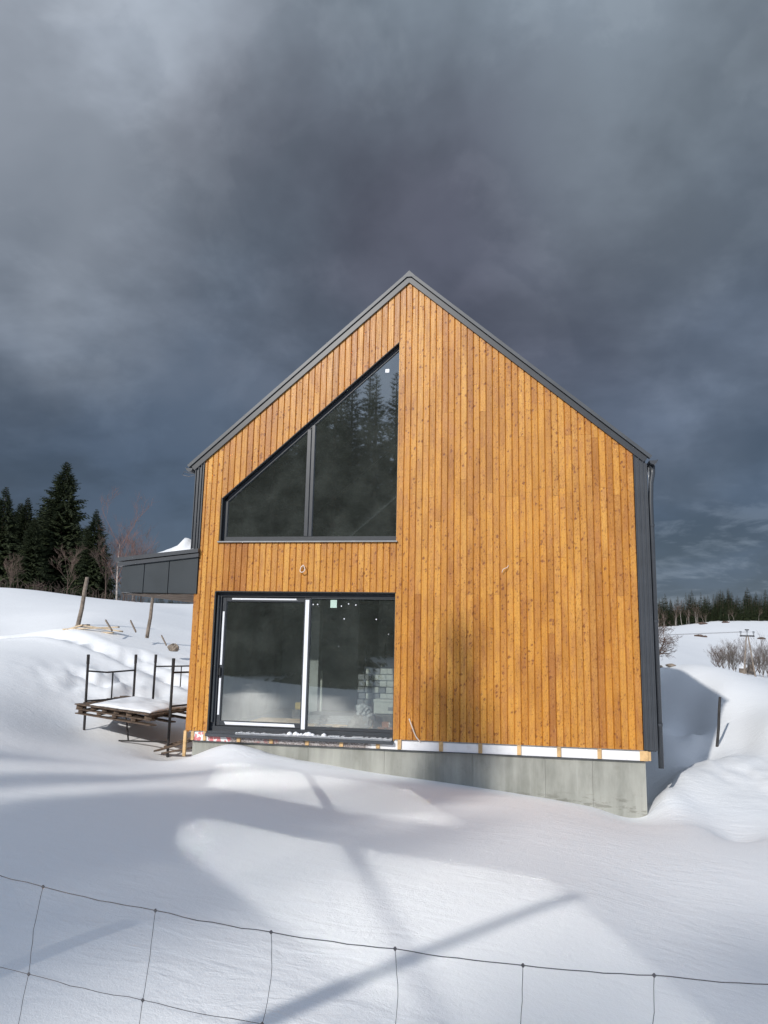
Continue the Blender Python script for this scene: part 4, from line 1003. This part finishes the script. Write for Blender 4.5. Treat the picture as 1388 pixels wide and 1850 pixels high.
# bare trees
def bare_mesh(h, seed, spread=.5, depth=5, r0=None, up=.35, first=.25, kids=3, droop=0., multi=0, elev=(.3, 1.4)):
    r_ = random.Random(seed); tk = MB(); cr = MB(); r0 = r0 or h*.014
    def grow(p, d, L_, r, lev):
        n_ = 3; pts = [p]; rads = [r]; c = p
        for i in range(n_):
            d = (d+Vector((r_.gauss(0, .09), r_.gauss(0, .09), r_.gauss(0, .05)+up*.10-droop*lev*.06))).normalized(); c = c+d*L_/n_; pts.append(c); rads.append(r*(1-(.85 if lev == 0 else .55)*(i+1)/n_))
        (tk if lev == 0 else cr).tube(pts, rads, 6 if lev == 0 else 3, cap=False)
        if lev >= depth: return
        for k in range(kids+(3 if lev == 0 else 0)+(1 if lev > 2 else 0)):
            t = r_.uniform(first if lev == 0 else .2, 1.); i = min(n_-1, int(t*n_)); q = pts[i].lerp(pts[i+1], t*n_-i)
            dd = (d*(1-spread)+Vector((r_.gauss(0, 1), r_.gauss(0, 1), r_.gauss(0, .5)+up)).normalized()*spread*1.4).normalized()
            grow(q, dd, L_*r_.uniform(.45, .68), max(.006, rads[i]*.5), lev+1)
    if multi:
        tk.tube([(0, 0, -.4), (0, 0, h*.08)], [r0*1.3, r0], 7)
        for k in range(multi):
            a = 2*PI*k/multi+r_.uniform(-.3, .3); e = r_.uniform(*elev)
            grow(Vector((0, 0, h*.05)), Vector((math.cos(a)*math.cos(e), math.sin(a)*math.cos(e), math.sin(e))), h*r_.uniform(.42, .62), r0*.6, 1)
        return tk, cr
    grow(Vector((0, 0, -.3)), Vector((0, 0, 1)), h*.72, r0, 0); return tk, cr
def bare(name, loc, h, seed, label, cat, group, mt, mc, **kw):
    tk, cr = bare_mesh(h, seed, **kw); root = empty(name, loc, random.random()*6); tag(root, label, cat, group)
    tk.build('trunk', mt, root, smooth=True); cr.build('crown', mc, root); return root
for k, (px, pb, pt, d, lbl, mt, mc) in enumerate([
    (212, 1080, 930, 62, 'pale-stemmed bare birch with reddish crown right of the slim spruce', 'birch', 'twig_red'), (240, 1084, 962, 66, 'low bare birch whose twigs reach the side canopy', 'birch', 'twig_red'),
    (190, 1080, 985, 58, 'thin bare tree in front of the slim spruce, leaning left', 'twig', 'twig'), (18, 1072, 1000, 60, 'thin straight bare birch before the dark spruces at the left edge', 'twig', 'twig'), (120, 1074, 1000, 61, 'thin bare birch standing before the tallest spruce', 'twig', 'twig'),
    (228, 1082, 985, 72, 'faint grey bare tree behind the two birches by the canopy', 'twig', 'twig_grey'), (205, 1082, 960, 78, 'faint reddish bare tree between the slim spruce and the birches', 'twig', 'twig_red'), (255, 1086, 990, 70, 'low grey bare tree nearest the canopy end', 'twig', 'twig_grey')]):
    loc, h = place_by_px(px, pb, pt, d); bare('bare_tree', loc, h, 50+k, lbl, 'bare tree', 'bare trees at the forest edge left of the house', M[mt], M[mc], depth=4, up=.5, spread=.36, droop=.2, kids=4)
# dry stems along the crest
ds = MB(); r_ = random.Random(4)
for k in range(170):
    px = r_.uniform(-20, 260); d = r_.uniform(56, 60); q = atD(px, 1070, d); z = gz(q[0], q[1]); hh = r_.uniform(.3, 1.0)
    ds.tube([(q[0], q[1], z-.1), (q[0]+r_.gauss(0, .12), q[1], z+hh*.6), (q[0]+r_.gauss(0, .3), q[1], z+hh)], [.02, .014, .006], 3, cap=False)
tag(ds.build('dry_stems', M['twig']), 'thin dry stems along the snowy crest before the spruces', 'dry stems', kind='stuff')
# big bare tree mostly hidden by the house on the right
q = atD(1184, 1198, 52); loc = (q[0], q[1], gz(q[0], q[1]))
bare('bare_tree', loc, 4.0, 97, 'wide bare apple-like tree whose branches reach out from behind the house', 'bare tree', None, M['bark'], M['twig'], depth=5, up=.12, spread=.52, kids=4, r0=.14, multi=9, elev=(.15, 1.3))
# right-hand thicket
TH = [(1300, 1212, 1160, 88), (1318, 1218, 1150, 90), (1330, 1222, 1152, 94), (1343, 1228, 1146, 92), (1308, 1214, 1168, 84), (1326, 1222, 1164, 86), (1374, 1234, 1156, 88), (1388, 1236, 1150, 92), (1404, 1240, 1155, 90), (1364, 1232, 1170, 84), (1352, 1230, 1178, 82), (1396, 1240, 1168, 84), (1294, 1208, 1174, 86), (1380, 1236, 1172, 82)]
for k, (px, pb, pt, d) in enumerate(TH):
    loc, h = place_by_px(px, pb, pt, d); where = 'left of' if px < 1352 else 'right of'
    lb = {0: 'pale multi-twigged bare shrub at the left end of the thicket'}.get(k) or ('bare brown birch-like shrub in the thicket '+where+' the power pole')
    bare('bare_shrub', loc, max(h, 2.), 120+k, lb, 'bare shrub', 'bare shrubs around the power pole' if k else 'bare shrubs around the power pole', M['birch'], M['twig' if k % 3 == 0 else 'twig_grey'], depth=4, up=.5, spread=.34, kids=4, r0=.05, multi=7, elev=(.9, 1.5))
# hut among the shrubs
q = atD(1350, 1222, 87); hut = empty('small_hut', (q[0], q[1], gz(q[0], q[1])), .5); tag(hut, 'small brown hut with snowy roof among the shrubs below the power pole', 'hut')
b_ = MB(); b_.box(-1.1, 1.1, -1., 1., -.3, 1.3); b_.prism([(-1.1, 1.3), (1.1, 1.3), (0, 2.1)], -1., 1.); b_.build('wall', M['grey_wood'], hut)
b_ = MB(); b_.prism([(-1.4, 1.12), (0, 2.14), (0, 2.36), (-1.4, 1.34)], -1.2, 1.2); b_.prism([(0, 2.14), (1.4, 1.12), (1.4, 1.34), (0, 2.36)], -1.2, 1.2); b_.build('roof', M['snow_clump'], hut)
hut.scale = (.55, .55, .55)
# power pole and wires
D0 = 80; ft, hdp = atD(1355, 1228, D0), atD(1355, 1148, D0); bz = gz(ft[0], ft[1]); pw = empty('power_pole', (ft[0], ft[1], bz)); tag(pw, 'wooden A-frame power pole with a crossarm above the shrubs', 'power pole')
HT = hdp[2]-bz
for s_ in (-1, 1): b_ = MB(); b_.tube([(s_*.62, 0, -.5), (s_*.08, 0, HT)], [.09, .065], 8); b_.build('leg', M['grey_wood'], pw)
b_ = MB(); b_.box(-.72, .72, -.06, .06, HT-.12, HT+.03); b_.build('crossarm', M['steel'], pw)
for x, z in ((-.65, HT+.05), (.65, HT+.05), (0, HT+.2)): b_ = MB(); b_.tube([(x, 0, z-.2), (x, 0, z+.12), (x, 0, z+.36), (x, 0, z+.42)], [.05, .05, .14, .06], 8); b_.build('insulator', M['sill'], pw)
b_ = MB(); b_.box(-.2, .2, -.08, .08, HT+.55, HT+.66); b_.tube([(0, 0, HT+.2), (0, 0, HT+.6)], .04, 6); b_.build('bracket', M['steel'], pw)
for k, x in enumerate((-.65, .0, .65)):
    b_ = MB(); pts = []
    for i in range(25):
        t = i/24; pts.append((x-70*t, 60*t+(0), HT+.4-3.2*math.sin(PI*t)*1.0+6*t))
    b_.tube(pts, .012, 4); b_.build('power_line', M['wire'], pw)
# far forest along the ridge
rf2 = random.Random(77); ftg = 0
def far_tree(px, d, h, v, grp, lbl):
    q = atD(px, 1120, d); spruce((q[0], q[1], gz(q[0], q[1])-.3), h, VF[v], lbl, grp)
for row, (d0, h0, cnt) in enumerate([(390, 11., 34), (400, 13.5, 44), (412, 15.5, 52)]):
    for k in range(cnt):
        px = 1184+(1402-1184)*(k+rf2.uniform(.0, .9))/cnt
        if 1336 < px < 1349 and row > 0: continue
        far_tree(px, d0+rf2.uniform(-4, 4), h0*rf2.uniform(.62, 1.2), rf2.choice([0, 1, 2, 3]), 'spruces of the far forest on the ridge', 'dark spruce in the far forest edge on the ridge right of the house')
for k in range(16):
    px = 248+(345-248)*(k+rf2.random()*.6)/16; q = atD(px, 1100, 150); spruce((q[0], q[1], gz(q[0], q[1])-1.), (atD(px, rf2.uniform(1070, 1086), 150)[2]-gz(q[0], q[1])+1), VF[rf2.choice([0, 1, 2, 3])], 'dark spruce beyond the crest seen below the side canopy', 'spruces beyond the crest under the canopy')
bt = [bare_mesh(10, 300+i, depth=3, up=.7, spread=.34, first=.3, kids=4, r0=.10) for i in range(3)]; btm = []
for tk, cr in bt:
    a = tk.build('trunk', M['birch']); b = cr.build('crown', M['twig']); btm.append((a.data, b.data)); bpy.data.objects.remove(a); bpy.data.objects.remove(b)
for k in range(18):
    px = rf2.choice([rf2.uniform(1186, 1262), rf2.uniform(1262, 1400)]); d = rf2.uniform(374, 386); q = atD(px, 1120, d)
    root = empty('bare_tree', (q[0], q[1], gz(q[0], q[1])-.2), rf2.random()*6); s_ = rf2.uniform(.6, 1.15)*(1.1 if px < 1262 else .8); root.scale = (s_*1.3, s_*1.3, s_)
    tag(root, 'pale-stemmed bare tree at the foot of the far forest', 'bare tree', 'bare trees along the far forest')
    for nm, me_ in zip(('trunk', 'crown'), btm[k % 3]):
        o_ = bpy.data.objects.new(nm, me_); COL.objects.link(o_); o_.parent = root
for px, py, d, s_ in [(1262, 1141, 300, 1.), (1272, 1143, 298, .8), (1376, 1147, 290, .9), (1270, 1123, 372, 1.3), (1310, 1121, 372, 1.)]:
    q = atD(px, py, d); thing_mesh(lump(1.5*s_, 1., .45*s_, px, amp=.5), 'bush', M['twig'], {1262: 'low dark bush on the snowfield, first right of the house', 1272: 'low dark bush on the snowfield, just right of its neighbour', 1376: 'lone dark bush on the snowfield right of the power pole', 1270: 'low dark scrub on the ridge below the forest, nearer the house', 1310: 'low dark scrub on the ridge below the forest, mid-frame gap'}[px], 'bush', 'bushes on the far snowfield', loc=(q[0], q[1], gz(q[0], q[1])-.2))

# trees behind the camera: they shade the foreground and show in the panes
VB = [variant(20, 3.6, 60, 12, 11, 61, gap=.10), variant(20, 3.0, 56, 11, 10, 62, gap=.16), variant(20, 3.4, 58, 11, 10, 63, gap=.12, droop=.5)]
SH = [(-7.2, -32., 20.9, 0), (-7.7, -33.4, 20.5, 2), (-9.6, -31.6, 18.0, 1), (-11.8, -32.4, 17.8, 2), (-14., -31.4, 18.2, 0), (-16.2, -32.6, 17.6, 1), (-18.6, -31.8, 18.6, 2), (-21., -32.4, 18.0, 0), (-23.5, -31.4, 17.2, 1), (-26.4, -32., 18.6, 2), (-29.4, -31., 17.2, 0), (-32.5, -32., 18.0, 1),
      (-8.9, -37., 20.0, 2), (-11., -36.4, 19.4, 0), (-13.4, -37.4, 20.6, 1), (-15.6, -36.6, 19.8, 2), (-18., -37.2, 20.6, 0), (-20.6, -36.8, 19.8, 1), (-23.4, -37.2, 20.8, 2), (-26.2, -36.4, 19.6, 0), (-29.6, -37., 20.6, 1),
      (-10.4, -42.4, 22.6, 0), (-13.2, -41.6, 22.2, 1), (-16., -42.6, 23.2, 2), (-19.2, -42., 22.6, 0), (-22.6, -42.6, 23.4, 1), (-26., -42., 22.6, 2),
      (-4.2, -50.5, 25.6, 1), (-6.6, -49., 24.2, 2), (-9.2, -51., 25., 0), (-11.8, -49.5, 26., 1), (-15., -50., 25., 2), (-2.0, -52., 24.6, 0), (-5.4, -52.5, 25.4, 2), (-8.0, -53., 26.4, 1), (-10.6, -52.6, 25.2, 0), (-3.2, -54., 25.8, 1), (-13.4, -53.4, 26.6, 2), (-2.85, -20.3, 13.9, 0)]
for k, (x, y, h, v) in enumerate(SH):
    spruce((x, y, gz(x, y)-.2), h, VB[v], 'tall spruce behind the camera shading the snow', 'spruces behind the camera')
rb = random.Random(9)
for k in range(12):
    x = -50+18*(k+rb.random()*.7)/12; y = rb.uniform(-30, -50); h = rb.uniform(16, 19)
    spruce((x, y, gz(x, y)-.2), h, VB[k % 3], 'tall spruce of the wood behind the camera', 'spruces behind the camera')
